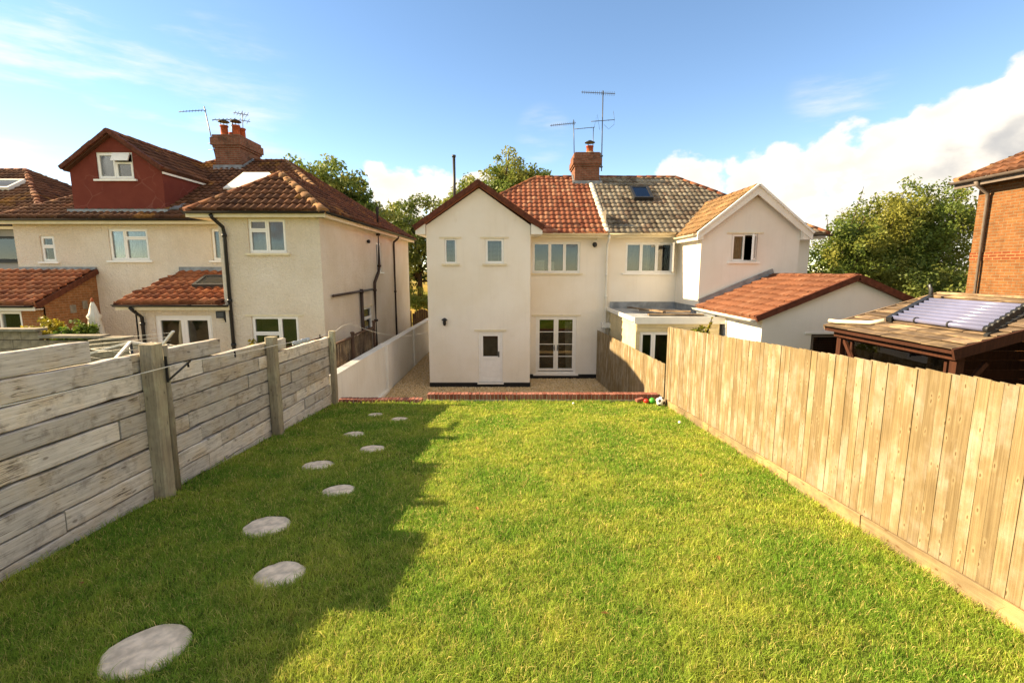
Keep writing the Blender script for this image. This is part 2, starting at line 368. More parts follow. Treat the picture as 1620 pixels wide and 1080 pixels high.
# ------------------------------------------------------------------ object helpers
WL = {}
def link(o, parent=None):
    COL.objects.link(o)
    if parent is not None:
        o.parent = parent; o.matrix_parent_inverse = Matrix.Translation(-WL[parent.name])
    WL[o.name] = Vector(o.location)
    return o
def thing(name, label, cat, loc=(0, 0, 0), group=None):
    o = bpy.data.objects.new(name, None); o.empty_display_size = .2; o.location = loc; link(o)
    o['label'] = label; o['category'] = cat
    if group: o['group'] = group
    return o
def tag(o, label, cat, group=None):
    o['label'] = label; o['category'] = cat
    if group: o['group'] = group
    return o
def mesh_obj(name, me, mat=None, parent=None, loc=(0, 0, 0), rot=None, kind=None):
    if mat and not me.materials: me.materials.append(MATS[mat])
    o = bpy.data.objects.new(name, me); o.location = loc
    if rot: o.rotation_euler = rot
    link(o, parent)
    if kind: o['kind'] = kind
    return o
def bm_obj(name, bm, mat, parent=None, smooth=False, loc=(0, 0, 0), kind=None, rot=None):
    me = bpy.data.meshes.new(name); bm.normal_update(); bm.to_mesh(me); bm.free()
    if smooth: me.polygons.foreach_set('use_smooth', [True] * len(me.polygons))
    return mesh_obj(name, me, mat, parent, loc, rot, kind)
def np_mesh(name, V, F, mat, parent=None, kind=None, smooth=False):
    me = bpy.data.meshes.new(name); nv, nf = len(V), len(F); k = F.shape[1]
    me.vertices.add(nv); me.vertices.foreach_set('co', V.astype(np.float32).ravel())
    me.loops.add(nf * k); me.loops.foreach_set('vertex_index', F.astype(np.int32).ravel())
    me.polygons.add(nf); me.polygons.foreach_set('loop_start', np.arange(0, nf * k, k, dtype=np.int32)); me.polygons.foreach_set('loop_total', np.full(nf, k, dtype=np.int32))
    me.update(calc_edges=True); me.validate()
    if smooth: me.polygons.foreach_set('use_smooth', [True] * nf)
    return mesh_obj(name, me, mat, parent, kind=kind)
BM = bmesh.new
V3 = Vector
def hexa(bm, p):                                    # 8 corners: bottom 4 (ccw from above), top 4
    v = [bm.verts.new(q) for q in p]
    for f in ((3, 2, 1, 0), (4, 5, 6, 7), (0, 1, 5, 4), (1, 2, 6, 5), (2, 3, 7, 6), (3, 0, 4, 7)): bm.faces.new([v[i] for i in f])
def box(bm, x0, x1, y0, y1, z0, z1):
    hexa(bm, [(x0, y0, z0), (x1, y0, z0), (x1, y1, z0), (x0, y1, z0), (x0, y0, z1), (x1, y0, z1), (x1, y1, z1), (x0, y1, z1)])
def obox(bm, O, u, n, u0, u1, n0, n1, z0, z1):      # box in a wall frame: u along, n outward, z up
    P = lambda a, b, c: O + u * a + n * b + V3((0, 0, c))
    q = [P(u0, n1, z0), P(u1, n1, z0), P(u1, n0, z0), P(u0, n0, z0), P(u0, n1, z1), P(u1, n1, z1), P(u1, n0, z1), P(u0, n0, z1)]
    hexa(bm, q)
def bar(bm, a, b, w, h, up=(0, 0, 1)):
    a, b = V3(a), V3(b); d = (b - a).normalized(); s = d.cross(V3(up))
    s = s.normalized() if s.length > 1e-5 else V3((1, 0, 0)); t = s.cross(d)
    s *= w / 2; t *= h / 2
    hexa(bm, [a - s - t, b - s - t, b + s - t, a + s - t, a - s + t, b - s + t, b + s + t, a + s + t])
def tube(bm, pts, r, seg=8, r2=None, cap=True):
    pts = [V3(p) for p in pts]; rings = []
    for i, p in enumerate(pts):
        d = (pts[min(i + 1, len(pts) - 1)] - pts[max(i - 1, 0)]).normalized()
        a = d.cross(V3((0, 0, 1))); a = a.normalized() if a.length > 1e-3 else V3((1, 0, 0)); b = d.cross(a)
        rr = r if r2 is None else r + (r2 - r) * i / max(1, len(pts) - 1)
        rings.append([bm.verts.new(p + (a * math.cos(2 * math.pi * k / seg) + b * math.sin(2 * math.pi * k / seg)) * rr) for k in range(seg)])
    for i in range(len(rings) - 1):
        for k in range(seg):
            f = bm.faces.new((rings[i][k], rings[i][(k + 1) % seg], rings[i + 1][(k + 1) % seg], rings[i + 1][k])); f.smooth = True
    if cap:
        bm.faces.new(rings[0][::-1]); bm.faces.new(rings[-1])
def lathe(bm, prof, c=(0, 0, 0), seg=16):
    rings = [[bm.verts.new((c[0] + r * math.cos(2 * math.pi * k / seg), c[1] + r * math.sin(2 * math.pi * k / seg), c[2] + z)) for k in range(seg)] for r, z in prof]
    for i in range(len(rings) - 1):
        for k in range(seg):
            f = bm.faces.new((rings[i][k], rings[i][(k + 1) % seg], rings[i + 1][(k + 1) % seg], rings[i + 1][k])); f.smooth = True
    bm.faces.new(rings[0][::-1]); bm.faces.new(rings[-1])
def prism(bm, poly, d):                              # polygon (3D points) extruded by vector d
    a = [bm.verts.new(V3(p)) for p in poly]; b = [bm.verts.new(V3(p) + V3(d)) for p in poly]; n = len(a)
    bm.faces.new(a); bm.faces.new(b[::-1])
    for i in range(n): bm.faces.new((a[i], b[i], b[(i + 1) % n], a[(i + 1) % n]))
def fix(bm): bmesh.ops.recalc_face_normals(bm, faces=bm.faces[:]); return bm

def wall(parent, O, u, Wd, z0, z1, holes, mat, gable=None, reveal=.13, name='wall', polys=()):
    """sheet wall with real openings and reveals; gable = [(a, z), ...] points above z1 between a=0 and a=Wd"""
    O, u = V3(O), V3(u).normalized(); n = u.cross(V3((0, 0, 1))); bm = BM()
    P = lambda a, z, d=0.: bm.verts.new((O.x + u.x * a - n.x * d, O.y + u.y * a - n.y * d, z))
    xs = sorted({0., Wd, *[h[0] for h in holes], *[h[1] for h in holes]}); zs = [z for z in sorted({z0, z1, *[h[2] for h in holes], *[h[3] for h in holes]}) if z <= z1]
    for i in range(len(xs) - 1):
        for j in range(len(zs) - 1):
            cx, cz = (xs[i] + xs[i+1]) / 2, (zs[j] + zs[j+1]) / 2
            if any(h[0] < cx < h[1] and h[2] < cz < h[3] for h in holes): continue
            bm.faces.new([P(xs[i], zs[j]), P(xs[i+1], zs[j]), P(xs[i+1], zs[j+1]), P(xs[i], zs[j+1])])
    if gable: bm.faces.new([P(0, z1), P(Wd, z1)] + [P(a, z) for a, z in gable])
    for pg in polys: bm.faces.new([P(a, z) for a, z in pg])
    for a0, a1, b0, b1 in holes:
        for q in (((a0, b0), (a0, b1)), ((a1, b1), (a1, b0)), ((a0, b1), (a1, b1)), ((a1, b0), (a0, b0))):
            (p, r), (s, t) = q
            bm.faces.new([P(p, r), P(s, t), P(s, t, reveal), P(p, r, reveal)])
    bmesh.ops.remove_doubles(bm, verts=bm.verts[:], dist=1e-4)
    return bm_obj(name, bm, mat, parent)

def ring(bm, O, u, n, a0, a1, b0, b1, w, d0, d1):
    obox(bm, O, u, n, a0, a0 + w, d0, d1, b0, b1); obox(bm, O, u, n, a1 - w, a1, d0, d1, b0, b1)
    obox(bm, O, u, n, a0 + w, a1 - w, d0, d1, b0, b0 + w); obox(bm, O, u, n, a0 + w, a1 - w, d0, d1, b1 - w, b1)
def window(parent, O, u, hole, cells, sill=True, lintel=False, blind=None, smat='white_upvc', bars=0, name='window', fmat='white_upvc', lmat='cream_paint', fw=.05):
    """a hole (a0, a1, z0, z1) filled by a frame; cells are (x0, x1, y0, y1) fractions, each a light with its own pane"""
    O, u = V3(O), V3(u).normalized(); n = u.cross(V3((0, 0, 1))); a0, a1, z0, z1 = hole; bm = BM()
    ring(bm, O, u, n, a0, a1, z0, z1, fw, -.12, -.045)
    win = None; pn = []
    ia0, ia1, iz0, iz1 = a0 + fw * .6, a1 - fw * .6, z0 + fw * .6, z1 - fw * .6
    for c in cells:
        x0, x1 = ia0 + (ia1 - ia0) * c[0], ia0 + (ia1 - ia0) * c[1]; y0, y1 = iz0 + (iz1 - iz0) * c[2], iz0 + (iz1 - iz0) * c[3]
        ring(bm, O, u, n, x0 + .003, x1 - .003, y0 + .003, y1 - .003, fw, -.115, -.03); pn.append((x0 + fw, x1 - fw, y0 + fw, y1 - fw))
        if bars:
            for k in range(1, bars):
                zz = y0 + fw + (y1 - y0 - 2 * fw) * k / bars; obox(bm, O, u, n, x0 + fw, x1 - fw, -.085, -.06, zz - .012, zz + .012)
    win = bm_obj(name, bm, fmat, parent)
    for x0, x1, y0, y1 in pn:
        b = BM(); obox(b, O, u, n, x0 - .004, x1 + .004, -.082, -.066, y0 - .004, y1 + .004); bm_obj('pane', b, 'window_glass', win)
    if sill:
        b = BM(); obox(b, O, u, n, a0 - .1, a1 + .1, -.04, .07, z0 - .06, z0 - .003); bm_obj('sill', b, smat, win)
    if lintel:
        b = BM(); obox(b, O, u, n, a0 - .17, a1 + .17, -.02, .03, z1 + .003, z1 + .05); bm_obj('lintel', b, lmat, win)
    if blind == 'slats':
        b = BM(); k = int((z1 - z0) / .05)
        for i in range(k):
            zz = z0 + .06 + (z1 - z0 - .1) * i / k; obox(b, O, u, n, a0 + .05, a1 - .05, -.20, -.165, zz, zz + .014)
        for q in (.3, .7): aa = a0 + (a1 - a0) * q; obox(b, O, u, n, aa - .008, aa + .008, -.163, -.158, z0 + .05, z1 - .05)
        bm_obj('blind', b, 'blind_grey', win)
    if blind == 'vertical':
        b = BM(); k = int((a1 - a0) / .085)
        for i in range(k):
            aa = a0 + .04 + (a1 - a0 - .08) * i / k; obox(b, O, u, n, aa, aa + .062, -.22 - .02 * (i % 2), -.21, z0 + .05, z1 - .04)
        bm_obj('blind', b, 'curtain', win)
    if blind in ('curtain', 'net'):
        b = BM(); k = 14; segs = ((0, .24), (.76, 1.)) if blind == 'curtain' else ((0., .55),)
        for s0, s1 in segs:
            pr = None
            for i in range(k + 1):
                aa = a0 + (a1 - a0) * (s0 + (s1 - s0) * i / k); dd = -.25 + .03 * math.sin(i * 2.3)
                q = [b.verts.new(O + u * aa + n * dd + V3((0, 0, zz))) for zz in (z0 + .02, z1 - .03)]
                if pr: b.faces.new((pr[0], q[0], q[1], pr[1]))
                pr = q
        bm_obj('curtain', b, 'curtain', win, True)
    return win

def tiles(parent, O, u, v, poly, mat, tw=.21, th=.345, amp=.03, lift=.04, name='roof_tiles', jit=.010, b0=0.):
    """one roof slope: every tile its own curved shell, clipped to the slope's outline; plus the deck below"""
    O, u, v = V3(O), V3(u).normalized(), V3(v).normalized(); n = u.cross(v)
    A = [p[0] for p in poly]; B = [p[1] for p in poly]
    cx, cy = sum(A) / len(A), sum(B) / len(B)
    area = sum(poly[i][0] * poly[(i+1) % len(poly)][1] - poly[(i+1) % len(poly)][0] * poly[i][1] for i in range(len(poly)))
    pl = poly if area > 0 else poly[::-1]
    def inside(a, b, m):
        for i in range(len(pl)):
            (x0, y0), (x1, y1) = pl[i], pl[(i+1) % len(pl)]; L = math.hypot(x1 - x0, y1 - y0)
            if ((x1 - x0) * (b - y0) - (y1 - y0) * (a - x0)) / L < -m: return False
        return True
    bm = BM(); K = 6; prof = [amp * (.5 + .5 * math.cos(2 * math.pi * (k / K - .42))) ** .8 for k in range(K + 1)]
    P = lambda a, b, h: bm.verts.new(O + u * a + v * b + n * h)
    j0 = int(math.floor(min(B) / th)); j1 = int(math.ceil(max(B) / th)); i0 = int(math.floor(min(A) / tw)) - 1; i1 = int(math.ceil(max(A) / tw)) + 1
    for j in range(j0, j1):
        for i in range(i0, i1):
            a0 = i * tw + (.5 * tw * (j % 2) if amp < .02 else 0.); bb = j * th
            if not inside(a0 + tw / 2, bb + th / 2, max(tw, th) * .75): continue
            ja, jb, jh = random.uniform(-jit, jit), random.uniform(-jit, jit) * 1.5, random.uniform(0, jit)
            lo = [P(a0 + tw * k / K + ja, bb + jb, lift + prof[k] + jh) for k in range(K + 1)]
            hi = [P(a0 + tw * k / K + ja, bb + th + .02, .008 + prof[k]) for k in range(K + 1)]
            ft = [P(a0 + tw * k / K + ja, bb + jb + .004, prof[k] * .4 + .004) for k in range(K + 1)]
            for k in range(K):
                f = bm.faces.new((lo[k], lo[k+1], hi[k+1], hi[k])); f.smooth = True
                bm.faces.new((ft[k], ft[k+1], lo[k+1], lo[k]))
    for i in range(len(pl)):
        (x0, y0), (x1, y1) = pl[i], pl[(i+1) % len(pl)]
        pco = O + u * x0 + v * y0; e = (u * (x1 - x0) + v * (y1 - y0)).normalized(); out = e.cross(n)
        if abs(y1 - y0) < 1e-6 and abs(y0 - min(B)) < 1e-6: continue   # leave the eaves row whole
        bmesh.ops.bisect_plane(bm, geom=bm.verts[:] + bm.edges[:] + bm.faces[:], plane_co=pco, plane_no=out, clear_outer=True, clear_inner=False)
    o = bm_obj(name, bm, mat, parent, kind='stuff')
    d = BM(); prism(d, [O + u * a + v * b + n * .002 for a, b in pl], -n * .07); fix(d); bm_obj('roof_deck', d, mat, parent)
    return o
def ridge(parent, p0, p1, mat='ridge_brown', r=.13, seg=.42, name='ridge_tiles', lift=.0):
    p0, p1 = V3(p0) + V3((0, 0, lift)), V3(p1) + V3((0, 0, lift)); d = p1 - p0; Ln = d.length; d.normalize(); s = d.cross(V3((0, 0, 1))).normalized(); t = s.cross(d); bm = BM()
    k = max(1, round(Ln / seg))
    for i in range(k):
        a, b = p0 + d * (Ln * i / k), p0 + d * (Ln * (i + 1) / k + .02); rr = r * random.uniform(.96, 1.05)
        j = V3((random.uniform(-.006, .006), random.uniform(-.006, .006), random.uniform(-.008, .008)))
        rings = []
        for q, rq in ((a, rr * 1.06), (b, rr * .94)):
            rings.append([bm.verts.new(q + j + (s * math.cos(g) + t * (math.sin(g) * .8 - .25)) * rq) for g in [math.pi * (1.08 * m / 8 - .04) for m in range(9)]])
        for m in range(8): f = bm.faces.new((rings[0][m], rings[0][m+1], rings[1][m+1], rings[1][m])); f.smooth = True
        bm.faces.new(rings[0][::-1])
        bm.faces.new(rings[1])
    return bm_obj(name, bm, mat, parent, kind='stuff')
def gutter(parent, p0, p1, mat='black_plastic', r=.065, name='gutter'):
    bm = BM(); p0, p1 = V3(p0), V3(p1); d = (p1 - p0).normalized(); s = d.cross(V3((0, 0, 1))).normalized(); rings = []
    for p in (p0, p1):
        rings.append([bm.verts.new(p + s * (r * math.cos(math.pi + g)) + V3((0, 0, r * math.sin(math.pi + g)))) for g in [math.pi * m / 6 for m in range(7)]] + [bm.verts.new(p + s * (r - .012)), bm.verts.new(p - s * (r - .012))])
    N_ = 9
    for m in range(6): f = bm.faces.new((rings[0][m], rings[1][m], rings[1][m+1], rings[0][m+1])); f.smooth = True
    bm.faces.new(rings[0][:7]); bm.faces.new(rings[1][:7][::-1])
    L = (p1 - p0).length; k = max(1, int(L / 1.0))
    for i in range(k + 1):
        c = p0 + d * (L * i / k); bar(bm, c - d * .02 + V3((0, 0, -.0)), c + d * .02, 2 * r + .02, .02)
    return bm_obj(name, bm, mat, parent)
def board(parent, name, a, b, w, h, mat, up=(0, 0, 1)):
    bm = BM(); bar(bm, a, b, w, h, up); return bm_obj(name, bm, mat, parent)
def pipe(parent, name, pts, r, mat, collars=()):
    bm = BM(); tube(bm, pts, r, 10)
    for c in collars: tube(bm, [V3(c) - V3((0, 0, .04)), V3(c) + V3((0, 0, .04))], r * 1.35, 10)
    return bm_obj(name, bm, mat, parent)

X, Y, Z = V3((1, 0, 0)), V3((0, 1, 0)), V3((0, 0, 1))
lawn_z = lambda y: 1.823 - .077 * y

def roof(parent, face, e, ze, s, pts, mat, **k):
    q = math.sqrt(1 + s * s)
    O, u, v, f = {'F': ((0, e, ze), X, V3((0, 1, s)), 1), 'B': ((0, e, ze), -X, V3((0, -1, s)), -1),
                  'R': ((e, 0, ze), Y, V3((-1, 0, s)), 1), 'L': ((e, 0, ze), -Y, V3((1, 0, s)), -1)}[face]
    return tiles(parent, O, u, v, [(a * f, r * q) for a, r in pts], mat, **k)

# ------------------------------------------------------------------ the ground
def ground():
    xs = np.concatenate([np.arange(-60, 61, 3.), [-400, -200, -110, 110, 200, 400]]); xs.sort()
    ys = np.concatenate([np.arange(-30, 120, 3.), [-300, -120, 180, 300, 600]]); ys.sort()
    gx, gy = np.meshgrid(xs, ys); t = np.clip((gy - 29) / 16, 0, 1); gz = -.08 + 3.0 * t * t * (3 - 2 * t) + .12 * np.sin(gx * .4) * np.sin(gy * .33) * (t > 0)
    V = np.stack([gx, gy, gz], -1).reshape(-1, 3); nx = len(xs); F = []
    for j in range(len(ys) - 1):
        for i in range(nx - 1): F.append((j * nx + i, j * nx + i + 1, (j + 1) * nx + i + 1, (j + 1) * nx + i))
    np_mesh('ground', V, np.array(F), 'dry_field', kind='structure')
ground()
def slab(name, x0, x1, y0, y1, za, zb, mat, bot=-.3):
    bm = BM(); hexa(bm, [(x0, y0, bot), (x1, y0, bot), (x1, y1, bot), (x0, y1, bot), (x0, y0, za), (x1, y0, za), (x1, y1, zb), (x0, y1, zb)])
    return bm_obj(name, bm, mat, kind='structure')
slab('neighbour_garden', -40, -4.62, -12, 11.6, lawn_z(-12) - .25, lawn_z(11.6) - .25, 'turf')
slab('neighbour_terrace', -40, -4.62, 11.6, 27, .68, .6, 'paving')
slab('neighbour_lawn', 3.95, 40, -12, 11.9, lawn_z(-12) - .1, lawn_z(11.9) - .1, 'turf')
slab('neighbour_yard', 3.95, 40, 11.9, 18.3, .02, .02, 'paving')
slab('lawn', -4.55, 3.85, -12, 11.6, lawn_z(-12) - .012, lawn_z(11.6) - .012, 'turf')
slab('gravel_patio', -4.3, 3.85, 11.9, 27.5, 0, 0, 'gravel_bed', -.2)

# ------------------------------------------------------------------ the cream semi with the gabled wing
H1 = thing('semi_detached_house', 'cream rendered semi-detached house with gabled wing, red tiled roof and white back door', 'house', (0, 18, 0))
o = V3((-2.96, 17, 0)); hw = [(.62, 1.04, 4.4, 5.26), (2.03, 2.68, 4.4, 5.26), (1.76, 2.62, .17, 2.02)]
wall(H1, o, X, 3.6, .17, 5.7, hw, 'cream_render', [(1.83, 6.93)])
window(H1, o, X, hw[0], [(0, 1, 0, 1)], lintel=True, blind='slats', smat='cream_paint', fw=.035)
window(H1, o, X, hw[1], [(0, 1, 0, 1)], lintel=True, blind='slats', smat='cream_paint')
wall(H1, (.64, 17, 0), Y, 1.4, .17, 5.6, [], 'cream_render')
wall(H1, (-2.96, 26.2, 0), -Y, 9.2, .17, 5.6, [], 'cream_render')
wall(H1, (3.5, 26.2, 0), -X, 6.46, 0, 5.6, [], 'cream_render')
wall(H1, (3.497, 18.4, 0), Y, 7.8, 0, 6.4, [], 'interior', name='party_wall')
o2 = V3((.64, 18.4, 0)); hr = [(.13, 1.92, 4.07, 5.22), (.28, 1.83, .19, 2.44)]
wall(H1, o2, X, 2.86, .17, 5.6, hr, 'cream_render')
window(H1, o2, X, hr[0], [(0, .36, 0, 1), (.36, .68, 0, 1), (.68, 1, 0, 1)], smat='cream_paint', blind=None)
for n_, a in (('plinth', (-2.945, .655, 17.012, 17.2, 0, .171)), ('plinth', (.6, 3.48, 18.412, 18.5, 0, .171))):
    b = BM(); box(b, a[0] - .02 if a[2] < 17.1 else a[0], a[1], a[2] - .03, a[3], a[4], a[5]); bm_obj(n_, b, 'black_paint', H1)
b = BM(); box(b, -2.98, -2.9, 17.25, 26.2, 0, .17); bm_obj('plinth', b, 'black_paint', H1)
b = BM(); box(b, .6, .655, 17.25, 18.35, 0, .17); bm_obj('plinth', b, 'black_paint', H1)
b = BM(); box(b, -2.9, 3.45, 18.55, 26.1, 2.6, 2.75); box(b, -2.9, .58, 17.2, 18.54, 2.6, 2.75); bm_obj('upper_floor', b, 'interior', H1)
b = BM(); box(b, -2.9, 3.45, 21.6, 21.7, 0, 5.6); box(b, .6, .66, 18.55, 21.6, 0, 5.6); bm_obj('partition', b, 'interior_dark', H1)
b = BM(); box(b, .9, 1.25, 18.7, 19.0, 3.9, 4.55); box(b, 1.4, 1.62, 18.75, 19.0, 3.9, 4.5); bm_obj('bedroom_boxes', b, 'white_paint', H1, kind='stuff')
# back door
d = BM(); ring(d, o, X, V3((0, -1, 0)), 1.762, 2.618, .172, 2.018, .06, -.12, -.03); ring(d, o, X, V3((0, -1, 0)), 1.825, 2.555, .235, 1.955, .1, -.1, -.04)
obox(d, o, X, V3((0, -1, 0)), 1.925, 2.455, -.095, -.04, 1.02, 1.12)
dr = bm_obj('back_door', d, 'white_upvc', H1)
d = BM(); obox(d, o, X, V3((0, -1, 0)), 1.92, 2.46, -.09, -.062, .33, 1.025); obox(d, o, X, V3((0, -1, 0)), 1.97, 2.41, -.062, -.052, .38, .98); bm_obj('panel', d, 'white_upvc', dr)
d = BM(); obox(d, o, X, V3((0, -1, 0)), 1.92, 2.46, -.085, -.07, 1.115, 1.86); bm_obj('pane', d, 'window_glass', dr)
d = BM(); obox(d, o, X, V3((0, -1, 0)), 1.93, 2.45, -.15, -.14, 1.1, 1.88); bm_obj('roller_blind', d, 'interior', dr)
d = BM(); obox(d, o, X, V3((0, -1, 0)), 2.46, 2.51, -.04, -.02, 1.1, 1.3); bar(d, o + V3((2.48, .02, 1.2)), o + V3((2.38, .02, 1.2)), .02, .02); bm_obj('handle', d, 'galvanised', dr)
d = BM(); obox(d, o, X, V3((0, -1, 0)), 1.72, 2.66, -.08, .06, .12, .17); bm_obj('door_sill', d, 'white_upvc', dr)
d = BM(); obox(d, o, X, V3((0, -1, 0)), 1.62, 2.76, -.02, .03, 2.035, 2.09); bm_obj('lintel', d, 'cream_paint', dr)
# french doors
fr = window(H1, o2, X, hr[1], [(0, .5, .03, 1), (.5, 1, .03, 1)], sill=True, lintel=True, bars=4, name='french_doors', fw=.085)
for sx in (-.06, .06):
    d = BM(); c = o2 + V3((1.055 + sx, .02, 1.2)); bar(d, c + V3((0, -.0, -.1)), c + V3((0, 0, .12)), .03, .02, (0, 1, 0)); bar(d, c + V3((0, -.03, .02)), c + V3((-.12 if sx < 0 else .12, -.03, .02)), .02, .02); bm_obj('handle', d, 'galvanised', fr)
b = BM(); pr = None
for i in range(13):
    aa = 1.42 + .3 * i / 12; q = [b.verts.new(o2 + V3((aa + (.06 if zz < 1.2 else 0), .35 + .04 * math.sin(i * 2.1), zz))) for zz in (.3, 2.2)]
    if pr: b.faces.new((pr[0], q[0], q[1], pr[1]))
    pr = q
bm_obj('curtain', b, 'curtain', fr, True)
# roofs
s1 = .642; s2 = .674
roof(H1, 'F', 18.0, 5.50, s1, [(-3.3, 0), (3.5, 0), (3.5, 4.3), (1.07, 4.3)], 'tile_red')
roof(H1, 'L', -3.34, 5.50, .636, [(26.6, 0), (18.0, 0), (22.3, 4.37)], 'tile_red')
roof(H1, 'B', 26.6, 5.50, s1, [(3.5, 0), (-3.3, 0), (1.07, 4.3), (3.5, 4.3)], 'tile_red', th=.9, tw=.9)
roof(H1, 'R', 1.08, 5.57, s2, [(16.82, 0), (18.12, 0), (20.45, 2.21), (16.82, 2.21)], 'tile_red')
roof(H1, 'L', -3.34, 5.57, s2, [(20.6, 0), (16.82, 0), (16.82, 2.21), (20.6, 2.21)], 'tile_red')
ridge(H1, (1.07, 22.3, 8.27), (2.66, 22.3, 8.27)); ridge(H1, (-3.3, 18.0, 5.5), (1.07, 22.3, 8.27)); ridge(H1, (-1.13, 16.86, 7.08), (-1.13, 20.4, 7.08))
ridge(H1, (3.5, 18.02, 5.54), (3.42, 21.65, 7.88), 'cap_mortar', .11, .3, 'party_ridge')
for sx, e in ((-1, -3.34), (1, 1.08)):                 # the gable's brown verge tiles, one by one
    bm = BM(); p0, p1 = V3((e, 16.8, 5.60)), V3((-1.13, 16.8, 7.10)); k = 9
    for i in range(k):
        a, c = p0.lerp(p1, i / k), p0.lerp(p1, (i + 1) / k + .012); j = V3((0, random.uniform(-.008, .008), random.uniform(0, .012)))
        bar(bm, a + j, c + j, .14, .15, (0, 0, 1))
    bm_obj('verge_tiles', bm, 'verge_brown', H1)
for x0, x1, y1 in ((-3.3, -2.975, 20.), (.655, 1.04, 18.2)):
    b = BM()
    xa, xb = (x0, x1) if x0 < -2 else (x1, x0); hz = 5.52
    prism(b, [(xa, 16.84, hz - .13), (xb, 16.84, hz - .13), (xb, 16.84, hz + .22), (xa, 16.84, hz + .02)], (0, y1 - 16.84, 0)); fix(b); bm_obj('eaves_box', b, 'white_paint', H1)
b = BM(); box(b, .66, 3.49, 18.02, 18.38, 5.40, 5.46); bm_obj('soffit', b, 'cream_paint', H1)
board(H1, 'fascia', (.95, 18.03, 5.44), (3.5, 18.03, 5.44), .03, .17, 'cream_paint')
gutter(H1, (1.0, 17.95, 5.5), (3.5, 17.95, 5.5), 'cream_paint')
pipe(H1, 'vent_pipe', [(-2.18, 18.9, 6.0), (-2.18, 18.9, 8.42)], .055, 'dark_metal', [(-2.18, 18.9, 8.40)])
def chimney(parent, x0, x1, y0, y1, zb, zt, steps):
    bm = BM(); box(bm, x0, x1, y0, y1, zb, zt); st = bm_obj('chimney', bm, 'brick_chimney', parent)
    bm = BM()
    for g, za, zc in steps: box(bm, x0 - g, x1 + g, y0 - g, y1 + g, za, zc)
    bm_obj('corbel', bm, 'brick_chimney', st); return st
ch = chimney(H1, 2.72, 3.78, 21.7, 23.0, 7.4, 8.72, [(.05, 8.62, 8.70), (.09, 8.701, 8.94), (.045, 8.941, 9.16), (0.0, 9.161, 9.20)])
b = BM(); box(b, 2.62, 3.9, 21.62, 21.69, 7.72, 8.0); bar(b, (2.68, 21.62, 7.86), (2.68, 22.3, 8.32), .06, .16); bar(b, (3.84, 21.62, 7.86), (3.84, 22.3, 8.32), .06, .16); bm_obj('flashing', b, 'lead', ch)
def pot(parent, x, y, z, h=.4, r=.14, cowl=True, name='chimney_pot'):
    b = BM(); lathe(b, [(r * 1.15, 0), (r, .06), (r * .92, h - .06), (r * 1.12, h - .05), (r * 1.12, h)], (x, y, z), 14); p = bm_obj(name, b, 'terracotta', parent)
    if cowl:
        b = BM(); lathe(b, [(r * 1.5, h + .13), (r * 1.5, h + .15), (r * .3, h + .24)], (x, y, z), 14)
        for g in range(3): tube(b, [(x + r * .9 * math.cos(g * 2.1), y + r * .9 * math.sin(g * 2.1), z + h - .02), (x + r * .9 * math.cos(g * 2.1), y + r * .9 * math.sin(g * 2.1), z + h + .14)], .012, 5)
        bm_obj('cowl', b, 'dark_metal', p)
    return p
pot(ch, 3.4, 22.1, 9.2, .34, .15); b = BM(); lathe(b, [(.26, 0), (.2, .08), (.17, .1)], (3.4, 22.1, 9.195), 12); bm_obj('flaunching', b, 'mortar', ch)

# the other half: stone coloured, lichen tiles
H2 = thing('semi_detached_house', 'pale rendered semi-detached house with lichen grey roof and white bargeboards', 'house', (7.5, 18, 0))
o3 = V3((3.5, 18.4, 0)); h3 = [(.76, 2.54, 4.07, 5.2)]
wall(H2, o3, X, 2.7, 0, 5.6, h3, 'cream_render')
w = window(H2, o3, X, h3[0], [(0, .33, 0, 1), (.33, .67, 0, 1), (.67, 1, 0, 1)], blind='net')
b = BM(); c = o3 + V3((2.5, 0, 4.1)); u_ = V3((-.22, -1, 0)).normalized(); n_ = u_.cross(Z); ring(b, c, u_, n_, .02, .55, .02, 1.07, .05, -.03, .03); bm_obj('casement', b, 'white_upvc', w)
b = BM(); obox(b, c, u_, n_, .066, .504, -.008, .008, .066, 1.024); bm_obj('pane', b, 'window_glass', w)
wall(H2, (6.2, 18.4, 0), -Y, 2.3, 0, 5.5, [], 'cream_render')
o4 = V3((6.2, 16.1, 0)); h4 = [(1.0, 1.84, 4.45, 5.35)]
wall(H2, o4, X, 3.22, 0, 5.5, h4, 'stone_render', [(1.64, 6.72)])
w = window(H2, o4, X, h4[0], [(0, .52, 0, 1)], lintel=True, blind='net')
b = BM(); c = o4 + V3((1.80, .02, 4.5)); u_ = V3((-.62, -.78, 0)).normalized(); n_ = u_.cross(Z); ring(b, c, u_, n_, .0, .40, .0, .82, .05, -.03, .03); bm_obj('casement', b, 'white_upvc', w)
b = BM(); obox(b, c, u_, n_, .046, .354, -.008, .008, .046, .774); bm_obj('pane', b, 'window_glass', w)
wall(H2, (9.42, 16.1, 0), Y, 2.3, 0, 5.5, [], 'stone_render')
wall(H2, (9.42, 18.4, 0), X, 1.73, 0, 5.6, [], 'stone_render')
wall(H2, (11.15, 18.4, 0), Y, 7.8, 0, 5.6, [], 'stone_render')
wall(H2, (11.15, 26.2, 0), -X, 7.65, 0, 5.6, [], 'stone_render')
b = BM(); box(b, 3.55, 11.1, 18.5, 26.1, 2.6, 2.75); box(b, 6.3, 9.35, 16.3, 18.5, 2.6, 2.75); bm_obj('upper_floor', b, 'interior', H2)
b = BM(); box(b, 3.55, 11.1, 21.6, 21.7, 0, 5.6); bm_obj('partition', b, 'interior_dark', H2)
roof(H2, 'F', 18.0, 5.50, s1, [(3.5, 0), (11.6, 0), (7.26, 4.3), (3.5, 4.3)], 'tile_lichen')
